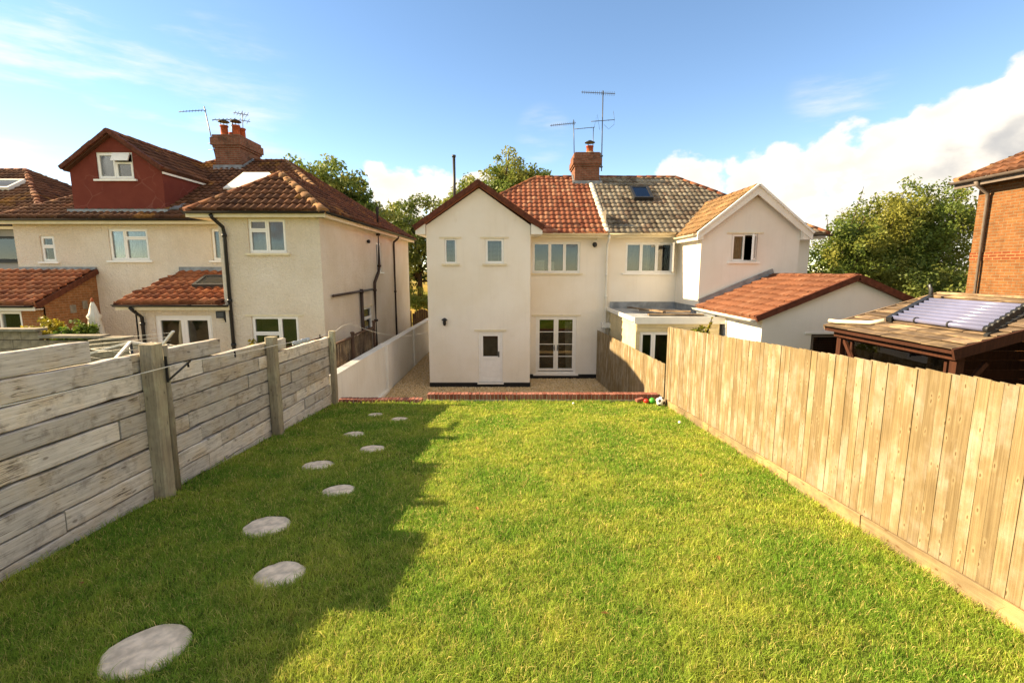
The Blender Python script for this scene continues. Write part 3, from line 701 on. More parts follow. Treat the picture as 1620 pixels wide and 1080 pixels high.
roof(H2, 'R', 11.6, 5.50, s1, [(18, 0), (26.6, 0), (22.3, 4.34)], 'tile_brown')
roof(H2, 'B', 26.6, 5.50, s1, [(11.6, 0), (3.5, 0), (3.5, 4.3), (7.26, 4.3)], 'tile_brown', tw=.9, th=.9)
sg = .79; ex0, ex1, ap = 5.98, 9.70, 7.84; zg = 6.82 - sg * 1.86
roof(H2, 'L', ex0, zg, sg, [(18.0, 0), (15.9, 0), (15.9, 1.86), (20.05, 1.86)], 'tile_gold', tw=.2, amp=.045)
roof(H2, 'R', ex1, zg, sg, [(15.9, 0), (18.0, 0), (20.05, 1.86), (15.9, 1.86)], 'tile_brown')
ridge(H2, (3.8, 22.3, 8.27), (7.26, 22.3, 8.27)); ridge(H2, (11.6, 18, 5.5), (7.26, 22.3, 8.27)); ridge(H2, (ap, 15.9, 6.82), (ap, 20.0, 6.82), 'ridge_gold')
for xe in (ex0, ex1):
    d_ = (V3((ap, 15.86, 6.80)) - V3((xe, 15.86, zg - .02)))
    b = BM(); p = V3((xe, 15.86, zg - .02)); q = V3((ap, 15.86, 6.83)); dn = V3((0, 0, -.27))
    prism(b, [p, q, q + dn, p + dn * .75], (0, .05, 0)); fix(b); bm_obj('bargeboard', b, 'white_paint', H2)
    b = BM(); bar(b, p + V3((0, -.01, .03)), q + V3((0, -.01, .03)), .12, .06); bm_obj('verge_trim', b, 'white_paint', H2)
    b = BM(); xi = 6.19 if xe < 7 else 9.43
    prism(b, [(xe, 15.90, zg - .2), (xi, 15.90, zg - .2), (xi, 15.90, zg + (.16)), (xe, 15.90, zg)], (0, 2.2, 0)); fix(b); bm_obj('eaves_box', b, 'white_paint', H2)
board(H2, 'fascia', (3.5, 18.03, 5.44), (6.0, 18.03, 5.44), .03, .17, 'cream_paint'); b = BM(); box(b, 3.51, 6.19, 18.05, 18.38, 5.40, 5.46); bm_obj('soffit', b, 'cream_paint', H2)
gutter(H2, (3.51, 17.95, 5.5), (5.95, 17.95, 5.5), 'cream_paint'); gutter(H2, (5.92, 18.0, zg - .02), (5.92, 15.95, zg - .02), 'cream_paint')
b = BM(); box(b, 9.43, 11.5, 18.05, 18.38, 5.32, 5.40); bm_obj('soffit', b, 'white_paint', H2); gutter(H2, (9.6, 17.93, 5.46), (11.65, 17.93, 5.46), 'brown_plastic')
pipe(H2, 'downpipe', [(3.56, 17.95, 5.45), (3.56, 18.02, 5.3), (3.56, 18.3, 5.12), (3.56, 18.32, 4.9), (3.56, 18.32, 0.0)], .042, 'white_paint', [(3.56, 18.32, 4.0), (3.56, 18.32, 3.2), (3.56, 18.32, 2.0)])
b = BM(); box(b, 3.42, 3.76, 18.1, 18.38, 2.02, 2.2); bm_obj('hopper', b, 'white_paint', H2)
# rooflight
def rooflight(parent, O, u, v, w, h, fmat='dark_metal'):
    O, u, v = V3(O), V3(u).normalized(), V3(v).normalized(); n = u.cross(v); b = BM()
    P = lambda a, c, d: O + u * a + v * c + n * d
    for a0, a1, c0, c1 in ((0, .09, 0, h), (w - .09, w, 0, h), (.09, w - .09, 0, .09), (.09, w - .09, h - .09, h)):
        hexa(b, [P(a0, c0, -.02), P(a1, c0, -.02), P(a1, c1, -.02), P(a0, c1, -.02), P(a0, c0, .19), P(a1, c0, .19), P(a1, c1, .19), P(a0, c1, .19)])
    f = bm_obj('rooflight', b, fmat, parent); b = BM(); prism(b, [P(.08, .08, .17), P(w - .08, .08, .17), P(w - .08, h - .08, .17), P(.08, h - .08, .17)], -n * .02); fix(b); bm_obj('pane', b, 'window_glass', f)
    b = BM(); prism(b, [P(.08, .08, .13), P(w - .08, .08, .13), P(w - .08, h - .08, .13), P(.08, h - .08, .13)], -n * .02); fix(b); bm_obj('blind', b, 'white_paint', f)  # white sheet under the pane, its colour stands in for reflected sky
q1 = math.sqrt(1 + s1 * s1); vf = V3((0, 1, s1)).normalized()
rooflight(H2, V3((4.95, 18, 5.5)) + vf * 2.65, X, vf, .78, 1.1)
# flat roofed clad extension
C = H2
b = BM(); box(b, 3.66, 6.19, 14.3, 18.39, 2.62, 2.74); bm_obj('flat_roof', b, 'felt', C)
for a, c in (((3.62, 14.22, 2.70), (6.3, 14.22, 2.70)),): board(C, 'fascia', a, c, .06, .2, 'white_paint')
board(C, 'fascia', (3.62, 14.25, 2.72), (3.62, 18.39, 2.72), .06, .12, 'white_paint')
b = BM()
for k in range(11): z = .25 * k; hexa(b, [(3.70, 14.32, z), (3.74, 14.32, z), (3.74, 18.38, z), (3.70, 18.38, z), (3.735, 14.32, z + .247), (3.74, 14.32, z + .247), (3.74, 18.38, z + .247), (3.735, 18.38, z + .247)])
bm_obj('cladding', b, 'clad_board', C)
oc = V3((3.70, 14.3, 0)); hc = [(.12, 1.1, 0.05, 2.36)]
wall(C, oc, X, 2.49, 0, 2.62, hc, 'clad_board', reveal=.1)
b = BM()
for k in range(2): z = 2.37 + .12 * k; box(b, 3.72, 6.15, 14.27, 14.295, z, z + .105)
bm_obj('cladding', b, 'clad_board', C)
window(C, oc, X, hc[0], [(0, .42, 0, 1), (.42, 1, 0, 1)], sill=False, name='door', fw=.06)
b = BM(); box(b, 3.8, 6.1, 16.5, 16.55, 0, 2.6); bm_obj('partition', b, 'interior_dark', C)
b = BM(); bar(b, (3.72, 18.36, 2.86), (6.19, 18.36, 2.86), .03, .26); bar(b, (6.17, 18.36, 2.86), (6.17, 14.6, 2.86), .03, .24); bm_obj('flashing', b, 'lead', C)
# timber lying on that flat roof
for i, (x0, y0, x1, y1, w_) in enumerate(((4.3, 15.2, 6.0, 15.1, .22), (4.4, 16.6, 5.9, 15.9, .3), (4.2, 17.4, 4.9, 15.5, .12))):
    b = BM(); bar(b, (x0, y0, 2.79 + .03 * i), (x1, y1, 2.79 + .03 * i), w_, .05); tag(bm_obj('loose_plank', b, 'weathered_plank'), ['straight brown plank along the front of the flat lead roof', 'broad brown board lying aslant on the flat lead roof', 'narrow brown batten crossing the flat lead roof'][i], 'plank', 'timber left on the flat roof')

# garage with clay tiles
G = thing('garage', 'rendered garage with orange clay tiled roof and brown verge beside the timber shelter', 'garage', (8.6, 12.2, 0))
og = V3((6.36, 12.2, 0)); hg = [(1.28, 2.25, 1.4, 2.56)]
wall(G, og, X, 4.5, 0, 2.98, hg, 'stone_render', [(2.24, 3.93)]); window(G, og, X, hg[0], [(0, 1, 0, 1)], sill=False, lintel=True, blind='slats', lmat='white_paint', fmat='grey_trim')
wall(G, (6.36, 16.08, 0), -Y, 3.88, 0, 3.0, [], 'white_render'); wall(G, (10.86, 12.2, 0), Y, 3.88, 0, 3.0, [], 'stone_render')
wall(G, (10.86, 16.08, 0), -X, 4.5, 0, 3.0, [], 'stone_render', [(2.26, 3.9)])
sga = .415; zr = 4.0
roof(G, 'L', 6.12, zr - sga * 2.48, sga, [(16.06, 0), (12.08, 0), (12.08, 2.48), (16.06, 2.48)], 'tile_clay', tw=.2, th=.32, amp=.04, lift=.05, jit=.01)
roof(G, 'R', 11.08, zr - sga * 2.48, sga, [(12.08, 0), (16.06, 0), (16.06, 2.48), (12.08, 2.48)], 'tile_clay', tw=.2, th=.32)
ridge(G, (8.6, 12.1, 4.02), (8.6, 16.05, 4.02), 'tile_clay', .11)
for xe in (6.12, 11.08): board(G, 'verge_board', (xe, 12.05, zr - sga * 2.48 - .01), (8.6, 12.05, zr - .0), .08, .15, 'verge_brown')
gutter(G, (6.06, 12.1, 2.93), (6.06, 16.05, 2.93), 'white_paint', .06); board(G, 'fascia', (6.16, 12.1, 2.9), (6.16, 16.05, 2.9), .03, .14, 'white_paint')
b = BM(); bar(b, (6.2, 16.03, 3.12), (8.6, 16.03, 4.12), .05, .22); bm_obj('flashing', b, 'lead', G)

# ------------------------------------------------------------------ the roughcast house on the left
LH = thing('house', 'peach roughcast house with maroon dormer, brown hipped roofs and black downpipes', 'house', (-11, 17, .6))
om = V3((-16.28, 16.1, 0)); hm = [(.82, 1.29, 4.45, 5.28), (3.08, 4.37, 4.49, 5.51), (6.44, 6.82, 4.49, 5.51)]
wall(LH, om, X, 10.78, .3, 5.8, hm, 'peach_roughcast')
window(LH, om, X, hm[0], [(0, 1, 0, .6), (0, 1, .6, 1)]); window(LH, om, X, hm[1], [(0, .4, 0, 1), (.4, 1, 0, .72), (.4, 1, .72, 1)], blind='vertical'); window(LH, om, X, hm[2], [(0, 1, 0, 1)], blind='net')
oe = V3((-8.39, 14.1, 0)); he = [(.84, 1.92, 4.66, 5.62), (.74, 2.12, 1.5, 2.84)]
wall(LH, oe, X, 2.89, .3, 5.8, he, 'peach_roughcast')
window(LH, oe, X, he[0], [(0, .5, 0, .68), (0, .5, .68, 1), (.5, 1, 0, 1)], blind='net', smat='cream_paint'); window(LH, oe, X, he[1], [(0, .6, 0, .62), (0, .6, .62, 1), (.6, 1, 0, 1)], lintel=True)
wall(LH, (-8.39, 16.1, 0), -Y, 2.0, .3, 5.8, [], 'peach_roughcast')
os_ = V3((-5.5, 14.1, 0)); hs_ = [(5.75, 6.55, 4.1, 5.3), (3.8, 4.85, 1.6, 2.8)]
wall(LH, os_, Y, 11.9, .3, 5.8, hs_, 'peach_roughcast'); window(LH, os_, Y, hs_[0], [(0, .5, 0, 1), (.5, 1, 0, 1)]); window(LH, os_, Y, hs_[1], [(0, 1, 0, .65), (0, 1, .65, 1)], lintel=True)
wall(LH, (-16.28, 26, 0), -Y, 9.9, .3, 5.8, [], 'peach_roughcast'); wall(LH, (-5.5, 26, 0), -X, 10.78, .3, 5.8, [], 'peach_roughcast')
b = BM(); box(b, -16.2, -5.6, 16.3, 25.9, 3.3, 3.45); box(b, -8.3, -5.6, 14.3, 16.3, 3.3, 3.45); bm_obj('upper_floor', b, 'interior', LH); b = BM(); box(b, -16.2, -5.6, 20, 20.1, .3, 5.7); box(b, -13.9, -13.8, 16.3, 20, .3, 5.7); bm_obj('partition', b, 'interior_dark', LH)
ze = 5.80; sr, sf = .68, .543; TB = dict(tw=.215, th=.285, amp=.05, lift=.05)
roof(LH, 'F', 15.7, ze, sf, [(-16.6, 0), (-5.2, 0), (-9.43, 5.3), (-12.35, 5.3)], 'tile_brown', **TB)
roof(LH, 'R', -5.2, ze, sr, [(15.7, 0), (26.3, 0), (21, 4.23)], 'tile_brown', **TB)
roof(LH, 'R', -5.2, ze, sr, [(13.75, 0), (15.7, 0), (18.13, 1.94), (15.5, 1.94)], 'tile_brown', **TB)
roof(LH, 'F', 13.75, ze, .754, [(-9.08, 0), (-5.2, 0), (-7.14, 1.75)], 'tile_brown', **TB)
roof(LH, 'L', -9.08, ze, sr, [(15.75, 0), (13.75, 0), (15.5, 1.94), (18.13, 1.94)], 'tile_brown', **TB)
roof(LH, 'L', -16.6, ze, .68, [(26.3, 0), (15.7, 0), (21, 4.23)], 'tile_brown', **TB)
roof(LH, 'B', 26.3, ze, sf, [(-5.2, 0), (-16.6, 0), (-12.35, 5.3), (-9.43, 5.3)], 'tile_brown', tw=.9, th=.9)
zr_ = ze + sf * 5.3
ridge(LH, (-12.35, 21, zr_), (-9.43, 21, zr_)); ridge(LH, (-7.14, 18.1, 7.13), (-9.43, 21, zr_), 'ridge_gold'); ridge(LH, (-5.2, 26.3, ze), (-9.43, 21, zr_)); ridge(LH, (-16.6, 15.7, ze), (-12.35, 21, zr_))
ridge(LH, (-5.2, 13.75, ze), (-7.14, 15.5, 7.12), 'ridge_gold', .15); ridge(LH, (-9.08, 13.75, ze), (-7.14, 15.5, 7.12), 'ridge_brown', .15); ridge(LH, (-7.14, 15.5, 7.12), (-7.14, 18.1, 7.12))
# eaves
def eaves(parent, p0, p1, inn, gm='black_plastic', fm='cream_paint', g=.06, fh=.16, z=0.):
    p0, p1, inn = V3(p0), V3(p1), V3(inn); board(parent, 'fascia', p0 + inn * .04 + V3((0, 0, -.09 + z)), p1 + inn * .04 + V3((0, 0, -.09 + z)), .03, fh, fm)
    b = BM(); a = [p0 + inn * .06, p1 + inn * .06, p1 + inn * .36, p0 + inn * .36]; prism(b, [q + V3((0, 0, -.15 + z)) for q in a], (0, 0, .03)); fix(b); bm_obj('soffit', b, fm, parent)
    gutter(parent, p0 - inn * .05 + V3((0, 0, -.02 + z)), p1 - inn * .05 + V3((0, 0, -.02 + z)), gm, g)
eaves(LH, (-16.6, 15.7, ze), (-9.1, 15.7, ze), Y); eaves(LH, (-9.08, 13.75, ze), (-5.2, 13.75, ze), Y); eaves(LH, (-5.2, 13.8, ze), (-5.2, 26.3, ze), -X); eaves(LH, (-9.08, 15.65, ze), (-9.08, 13.8, ze), X)
pipe(LH, 'downpipe', [(-8.35, 13.72, 5.7), (-8.35, 13.78, 5.62), (-8.2, 14.0, 5.38), (-8.2, 14.04, 5.2), (-8.2, 14.04, .6)], .05, 'black_plastic', [(-8.2, 14.04, 5.15), (-8.2, 14.04, 3.3), (-8.2, 14.04, 2.0)])
pipe(LH, 'soil_pipe', [(-5.42, 19.95, 6.7), (-5.42, 19.95, 4.3), (-5.42, 19.8, 4.1), (-5.42, 19.2, 3.7), (-5.42, 19.15, 3.5), (-5.42, 19.15, .6)], .06, 'brown_plastic', [(-5.42, 19.95, 4.35), (-5.42, 19.15, 3.4), (-5.42, 19.15, 2.2), (-5.42, 19.95, 5.6)])
pipe(LH, 'downpipe', [(-5.2, 22.55, 5.7), (-5.24, 22.55, 5.6), (-5.42, 22.55, 5.45), (-5.43, 22.55, 5.3), (-5.43, 22.55, .6)], .045, 'brown_plastic', [(-5.43, 22.55, 3.2)])
pipe(LH, 'waste_pipe', [(-5.42, 14.65, 3.40), (-5.42, 18.75, 3.44)], .04, 'brown_plastic'); pipe(LH, 'waste_pipe', [(-5.42, 17.45, 3.5), (-5.42, 17.45, .6)], .06, 'brown_plastic', [(-5.42, 17.45, 3.4)])
b = BM(); lathe(b, [(.05, 0), (.07, .05), (.07, .09), (.02, .12)], (0, 0, 0), 10); bm_obj('security_light', b, 'dark_metal', LH, loc=(-5.48, 18.6, 5.25), rot=(0, R(90), 0))
# white panel beside the hip
vv = V3((0, 1, sf)).normalized(); P_ = lambda x, r, h=.12: V3((x, 15.7 + r, ze + sf * r)) + X.cross(vv) * h
b = BM(); prism(b, [P_(-10.3, 2.15), P_(-8.2, 2.3), P_(-9.35, 3.68), P_(-10.35, 3.68)], -X.cross(vv) * .1); fix(b); bm_obj('white_panel', b, 'white_paint', LH)
# dormer
dm = V3((-14.28, 16.2, 0)); hd = [(.89, 2.07, 7.08, 7.92)]
wall(LH, dm, X, 2.98, 5.95, 7.42, hd, 'maroon_crackled', None, name='dormer_wall', polys=([(0, 7.42), (.89, 7.42), (.89, 8.017)], [(.89, 7.92), (2.07, 7.92), (2.07, 8.03), (1.49, 8.42), (.89, 8.017)], [(2.07, 7.42), (2.98, 7.42), (2.07, 8.03)]))
wd = window(LH, dm, X, hd[0], [(0, .5, 0, 1), (.5, 1, 0, .66)], blind=None, name='dormer_window', fw=.06)
b = BM(); c = dm + V3((1.48, -.05, 7.63)); hexa(b, [c + V3(p) for p in ((0, -.12, 0), (.55, -.12, 0), (.55, -.08, 0), (0, -.08, 0), (0, 0, .26), (.55, 0, .26), (.55, .04, .26), (0, .04, .26))]); bm_obj('toplight', b, 'white_upvc', wd)
for xx, uu in ((-11.3, Y), (-14.28, -Y)):
    b = BM(); y1 = 15.7 + (7.4 - ze) / sf; prism(b, [(xx, 16.204, 5.95), (xx, y1, 7.42), (xx, 16.204, 7.42)], (-.05 if xx > -12 else .05, 0, 0)); fix(b); bm_obj('dormer_cheek', b, 'maroon_crackled', LH)
sdm = .71; zd = 8.5 - sdm * 1.6; yb = lambda z: 15.7 + (z - ze) / sf
roof(LH, 'R', -11.19, zd, sdm, [(16.06, 0), (yb(zd), 0), (yb(8.5), 1.6), (16.06, 1.6)], 'tile_brown', tw=.22, th=.3); roof(LH, 'L', -14.39, zd, sdm, [(yb(zd), 0), (16.06, 0), (16.06, 1.6), (yb(8.5), 1.6)], 'tile_brown', tw=.22, th=.3)
ridge(LH, (-12.79, 16.0, 8.52), (-12.79, yb(8.5), 8.52))
for xe in (-11.17, -14.41):
    bm = BM(); p0, p1 = V3((xe, 16.05, zd + .03)), V3((-12.79, 16.05, 8.53))
    for i in range(6):
        j = V3((0, random.uniform(-.01, .01), random.uniform(0, .015))); bar(bm, p0.lerp(p1, i / 6) + j, p0.lerp(p1, (i + 1) / 6 + .015) + j, .14, .12)
    bm_obj('verge_tiles', bm, 'verge_brown', LH)
board(LH, 'fascia', (-11.25, 16.15, zd - .05), (-11.25, yb(zd), zd - .05), .03, .14, 'white_paint')
b = BM(); bar(b, (-11.0, 16.15, 6.14), (-11.0, yb(zd) + .5, 7.40), .3, .04); box(b, -14.35, -11.1, 16.0, 16.19, 5.98, 6.12); bm_obj('flashing', b, 'lead', LH)
cl = chimney(LH, -11.78, -10.78, 20.0, 21.6, 7.7, 9.1, [(.05, 8.98, 9.06), (.1, 9.061, 9.34), (.04, 9.341, 9.46)])
b = BM(); box(b, -11.86, -10.7, 19.93, 19.99, 7.95, 8.3); bar(b, (-10.72, 19.95, 8.15), (-10.72, 20.9, 8.66), .06, .2); bm_obj('flashing', b, 'lead', cl)
for i, (x, y, h, c) in enumerate(((-11.5, 20.3, .42, True), (-11.05, 20.35, .44, True), (-11.1, 20.85, .46, False), (-11.5, 20.9, .3, False))): pot(cl, x, y, 9.46, h, .14, c)
# lean-to with french doors
ol = V3((-11.2, 14.3, 0)); hl = [(.56, 2.26, .72, 2.84)]
wall(LH, ol, X, 2.81, .3, 3.1, hl, 'peach_roughcast', name='lean_to_wall'); fl = window(LH, ol, X, hl[0], [(0, .5, 0, 1), (.5, 1, 0, 1)], sill=False, name='french_doors', fw=.09)
b = BM(); prism(b, [(-11.2, 14.3, .3), (-11.2, 16.1, .3), (-11.2, 16.1, 3.95), (-11.2, 14.3, 3.2)], (.05, 0, 0)); fix(b); bm_obj('lean_to_wall', b, 'peach_roughcast', LH)
b = BM(); box(b, -11.27, -11.21, 14.9, 15.5, 1.3, 2.75); bm_obj('side_window', b, 'white_upvc', LH)
roof(LH, 'F', 13.95, 3.2, .42, [(-11.5, 0), (-8.38, 0), (-8.38, 2.13), (-10.9, 2.13)], 'tile_orange', tw=.26, th=.3, amp=.07, lift=.065)
ridge(LH, (-11.48, 13.95, 3.2), (-10.9, 16.08, 4.1), 'verge_brown', .07, .3)
b = BM(); box(b, -10.95, -8.4, 16.03, 16.09, 4.06, 4.28); bm_obj('flashing', b, 'lead', LH)
eaves(LH, (-11.5, 13.95, 3.2), (-8.2, 13.95, 3.2), Y)
rooflight(LH, V3((-9.75, 13.95, 3.2)) + V3((0, 1, .42)).normalized() * .95, X, V3((0, 1, .42)), 1.0, .75, 'galvanised')
pipe(LH, 'downpipe', [(-11.0, 13.88, 3.1), (-11.0, 14.0, 3.0), (-10.95, 14.22, 2.8), (-10.95, 14.22, .7)], .05, 'black_plastic', [(-10.95, 14.22, 2.6)])
# brick lean-to
wall(LH, (-18.2, 14.2, 0), X, 4.44, .3, 3.1, [(3.0, 3.72, 1.9, 2.98)], 'brick_orange', name='brick_wall'); window(LH, V3((-18.2, 14.2, 0)), X, (3.0, 3.72, 1.9, 2.98), [(0, 1, 0, 1)])
b = BM(); prism(b, [(-13.76, 14.2, .3), (-13.76, 16.1, .3), (-13.76, 16.1, 4.05), (-13.76, 14.2, 3.2)], (-.05, 0, 0)); fix(b); bm_obj('brick_wall', b, 'brick_orange', LH)
roof(LH, 'F', 13.9, 3.18, .445, [(-18.3, 0), (-13.7, 0), (-13.7, 2.18), (-18.3, 2.18)], 'tile_orange', tw=.26, th=.3, amp=.07, lift=.065)
board(LH, 'verge_board', (-13.68, 13.9, 3.16), (-13.68, 16.09, 4.14), .06, .16, 'verge_brown', ); b = BM(); box(b, -16.2, -13.7, 16.03, 16.09, 4.1, 4.28); bm_obj('flashing', b, 'lead', LH)
eaves(LH, (-18.3, 13.9, 3.18), (-13.8, 13.9, 3.18), Y, fm='white_paint')
b = BM(); box(b, -13.75, -13.74, 15.0, 15.2, 2.85, 3.1); bm_obj('air_brick', b, 'concrete', LH); b = BM(); box(b, -13.75, -13.735, 15.45, 15.62, 2.95, 3.2); bm_obj('air_brick', b, 'concrete', LH)

# house at the far left edge
FL = thing('house', 'brown roofed house with skylight and grey wall at far left edge', 'house', (-22, 18, .6))
off = V3((-32, 18, 0)); hf = [(11.4, 14.2, 4.5, 5.4)]
wall(FL, off, X, 15., .3, 5.8, hf, 'grey_render'); window(FL, off, X, hf[0], [(0, .5, 0, 1), (.5, 1, 0, 1)], fmat='dark_metal', smat='dark_metal')
wall(FL, (-17, 18, 0), Y, 9, .3, 5.8, [], 'grey_render'); wall(FL, (-32, 27, 0), -Y, 9, .3, 5.8, [], 'grey_render'); wall(FL, (-17, 27, 0), -X, 15, .3, 5.8, [], 'grey_render')
roof(FL, 'F', 17.6, 5.8, .60, [(-32, 0), (-16.6, 0), (-21.5, 4.6), (-27, 4.6)], 'tile_brown', **TB); roof(FL, 'R', -16.6, 5.8, .563, [(17.6, 0), (27.4, 0), (22.2, 4.9)], 'tile_brown', **TB)
roof(FL, 'B', 27.4, 5.8, .56, [(-16.6, 0), (-32, 0), (-27, 4.9), (-21.5, 4.9)], 'tile_brown', tw=.9, th=.9)
ridge(FL, (-27, 22.2, 8.56), (-21.5, 22.2, 8.56)); ridge(FL, (-16.6, 17.6, 5.8), (-21.5, 22.2, 8.56))
rooflight(FL, V3((-21.5, 17.6, 5.8)) + V3((0, 1, .6)).normalized() * 2.9, X, V3((0, 1, .6)), 1.3, .9, 'white_paint')
eaves(FL, (-32, 17.6, 5.8), (-16.6, 17.6, 5.8), Y)
pipe(FL, 'vent_pipe', [(-19.7, 19.0, 6.5), (-19.7, 19.0, 7.15)], .07, 'galvanised', [(-19.7, 19.0, 7.1)])

# tan brick house on the right
BH = thing('brick_house', 'tan brick house with brown tiled roof behind the timber shelter', 'house', (14, 12, 0))
wall(BH, (12.5, 13.35, 0), -Y, 15., 0, 6.55, [], 'brick_tan'); wall(BH, (20, 13.35, 0), -X, 7.5, 0, 6.55, [], 'brick_tan')
b = BM(); box(b, 12.485, 12.6, -1.6, 13.36, 4.42, 4.64); bm_obj('brick_band', b, 'brick_band', BH)
roof(BH, 'L', 12.1, 6.55, .6, [(13.7, 0), (-2, 0), (4, 6), (7.7, 6)], 'tile_brown', **TB); ridge(BH, (12.1, 13.7, 6.55), (18.1, 7.7, 10.15), 'ridge_gold')
roof(BH, 'B', 13.7, 6.55, .6, [(20, 0), (12.1, 0), (18.1, 6), (20, 6)], 'tile_brown', **TB)
eaves(BH, (12.1, 13.7, 6.55), (12.1, -2, 6.55), X, 'grey_trim', 'grey_trim', .07, .2)
pipe(BH, 'downpipe', [(12.05, 13.0, 6.45), (12.1, 13.0, 6.35), (12.40, 13.0, 6.15), (12.42, 13.0, 6.0), (12.42, 13.0, .2)], .045, 'grey_trim')
# ------------------------------------------------------------------ sleeper fence on the left
def wobble_box(L, h, t, seg, j, cham=.012, axis='y'):
    """a sawn timber: chamfered section swept along its length, slightly uneven; centred, length on Y"""
    bm = BM(); prof = [(-t/2 + cham, -h/2), (t/2 - cham, -h/2), (t/2, -h/2 + cham), (t/2, h/2 - cham), (t/2 - cham, h/2), (-t/2 + cham, h/2), (-t/2, h/2 - cham), (-t/2, -h/2 + cham)]
    k = max(2, int(L / seg)); rings = []
    for i in range(k + 1):
        y = -L/2 + L * i / k; dx, dz, dt = random.uniform(-j, j), random.uniform(-j, j), random.uniform(-j, j)
        rings.append([bm.verts.new((px + dx + (dt if px > 0 else 0), y, pz + dz + random.uniform(-j, j) * .5)) for px, pz in prof])
    for i in range(k):
        for m in range(8): bm.faces.new((rings[i][m], rings[i][(m+1) % 8], rings[i+1][(m+1) % 8], rings[i+1][m]))
    bm.faces.new(rings[0]); bm.faces.new(rings[-1][::-1]); fix(bm)
    return bm
SF = thing('sleeper_fence', 'tall weathered grey timber fence of stacked railway sleepers, stepping down the lawn', 'fence', (-4.45, 6, 1.3))
ends = {0: 4.98, 1: 7.2, 2: 9.30}
rh = .232
for k in range(12):
    yend = ends.get(k, 11.42); y = random.uniform(-1.2, .6) if k > 1 else (3.62, 2.7)[k]
    top = 3.44 - rh * k
    while y < yend - .05:
        L = random.uniform(2.5, 3.6); y1 = y + L
        if yend - y1 < .9: y1 = yend
        zc = top - rh / 2 - .022 * ((y + y1) / 2 - 5)
        if top - .022 * (y - 5) > lawn_z(y1) - .1 or True:
            if zc + rh > lawn_z(y):
                bm = wobble_box(y1 - y - random.uniform(.008, .025), rh - random.uniform(.012, .028), .11, .22, .006, .009)
                bm_obj('sleeper', bm, 'sleeper_wood', SF, loc=(-4.45 + random.uniform(-.022, .022), (y + y1) / 2, zc + random.uniform(-.003, .003)), rot=(math.atan(-.022) + random.uniform(-.002, .002), 0, 0))
        y = y1
b = BM(); prism(b, [(-4.52, .1, .6), (-4.52, 11.42, .5), (-4.52, 11.42, 2.6), (-4.52, 9.2, 2.65), (-4.52, 9.2, 2.85), (-4.52, 7.1, 2.9), (-4.52, 7.1, 3.1), (-4.52, 2.75, 3.15), (-4.52, 2.75, 2.9), (-4.52, .1, 2.95)], (-.02, 0, 0)); fix(b); bm_obj('light_blocker', b, 'dark_timber', SF)  # added sheet behind the sleepers, stops light leaking and keeps gaps dark
for yy, w, zt, tilt in ((5.66, .175, 3.30, .012), (8.55, .165, 2.99, -.006), (11.42, .13, 2.74, .01)):
    hgt = zt - lawn_z(yy) + .3; bm = wobble_box(hgt, w, w, .3, .005, .018); bmesh.ops.rotate(bm, verts=bm.verts[:], matrix=Matrix.Rotation(R(90), 3, 'X'))
    bm_obj('post', bm, 'sleeper_post', SF, loc=(-4.31, yy, zt - hgt / 2), rot=(0, tilt, 0))
bm = BM(); tube(bm, [(0, 0, -1.1), (.01, 0, 0), (0, .01, .95)], .055, 10); bm_obj('post', bm, 'sleeper_post', SF, loc=(-4.31, 5.86, 2.3))

# ------------------------------------------------------------------ close-boarded fence on the right
RF = thing('board_fence', 'tall pale close-boarded timber fence along the right of the lawn', 'fence', (3.75, 6.5, 1.3))
def feather(h, w):
    bm = BM(); hexa(bm, [(-.0085, 0, 0), (.006, 0, 0), (.008, w, 0), (-.004, w, 0), (-.0085, 0, h), (.006, 0, h), (.008, w, h), (-.004, w, h)])
    bmesh.ops.recalc_face_normals(bm, faces=bm.faces[:]); me = bpy.data.meshes.new('board'); bm.to_mesh(me); bm.free(); me.materials.append(MATS['fence_board']); return me
bmesh_vars = [feather(1.86 + .012 * i, .15) for i in range(3)]
y = .3; i = 0
while y < 11.3:
    me = bmesh_vars[i % 3]; h = 1.86 + .012 * (i % 3); zt = 3.33 - .063 * (y - 3.42) + random.uniform(-.006, .006)
    mesh_obj('board', me, None, RF, (3.725 + random.uniform(-.0025, .0025), y, zt - h), (random.uniform(-.004, .004), random.uniform(-.003, .003), 0)); y += .112; i += 1
ys = [.3, 1.8, 4.75, 6.08, 8.67, 11.38]
for a, c in zip(ys[:-1], ys[1:]):
    za, zc = lawn_z(a) + .06, lawn_z(c) + .06; L = c - a
    bm = wobble_box(L - .012, .2, .028, .5, .0012, .004); bm_obj('gravel_board', bm, 'gravel_board', RF, loc=(3.682, (a + c) / 2, (za + zc) / 2), rot=(math.atan2(zc - za, L), 0, 0))
for yy in (1.8, 4.75, 8.0, 11.3):
    bm = BM(); box(bm, -.05, .05, -.05, .05, -1.3, .9); bm_obj('post', bm, 'gravel_board', RF, loc=(3.83, yy, 3.28 - .063 * (yy - 3.42) - .95))
for dz in (.25, .95, 1.6): board(RF, 'rail', (3.765, .3, 3.33 + .063 * 3.1 - dz), (3.765, 11.35, 2.83 - dz), .05, .08, 'gravel_board')
LF = thing('low_board_fence', 'lower new timber fence between the patio and the clad extension', 'fence', (3.5, 15, 0))
p0, p1 = V3((3.72, 11.5, 0)), V3((3.26, 18.3, 0)); dv = (p1 - p0); Ln = dv.length; ang = math.atan2(dv.y, dv.x) - R(90)
me2 = feather(1.92, .15); k = int(Ln / .128)
for i in range(k):
    q = p0 + dv * (i * .128 / Ln); mesh_obj('board', me2, None, LF, (q.x + random.uniform(-.002, .002), q.y, random.uniform(-.008, .006)), (random.uniform(-.004, .004), 0, ang))
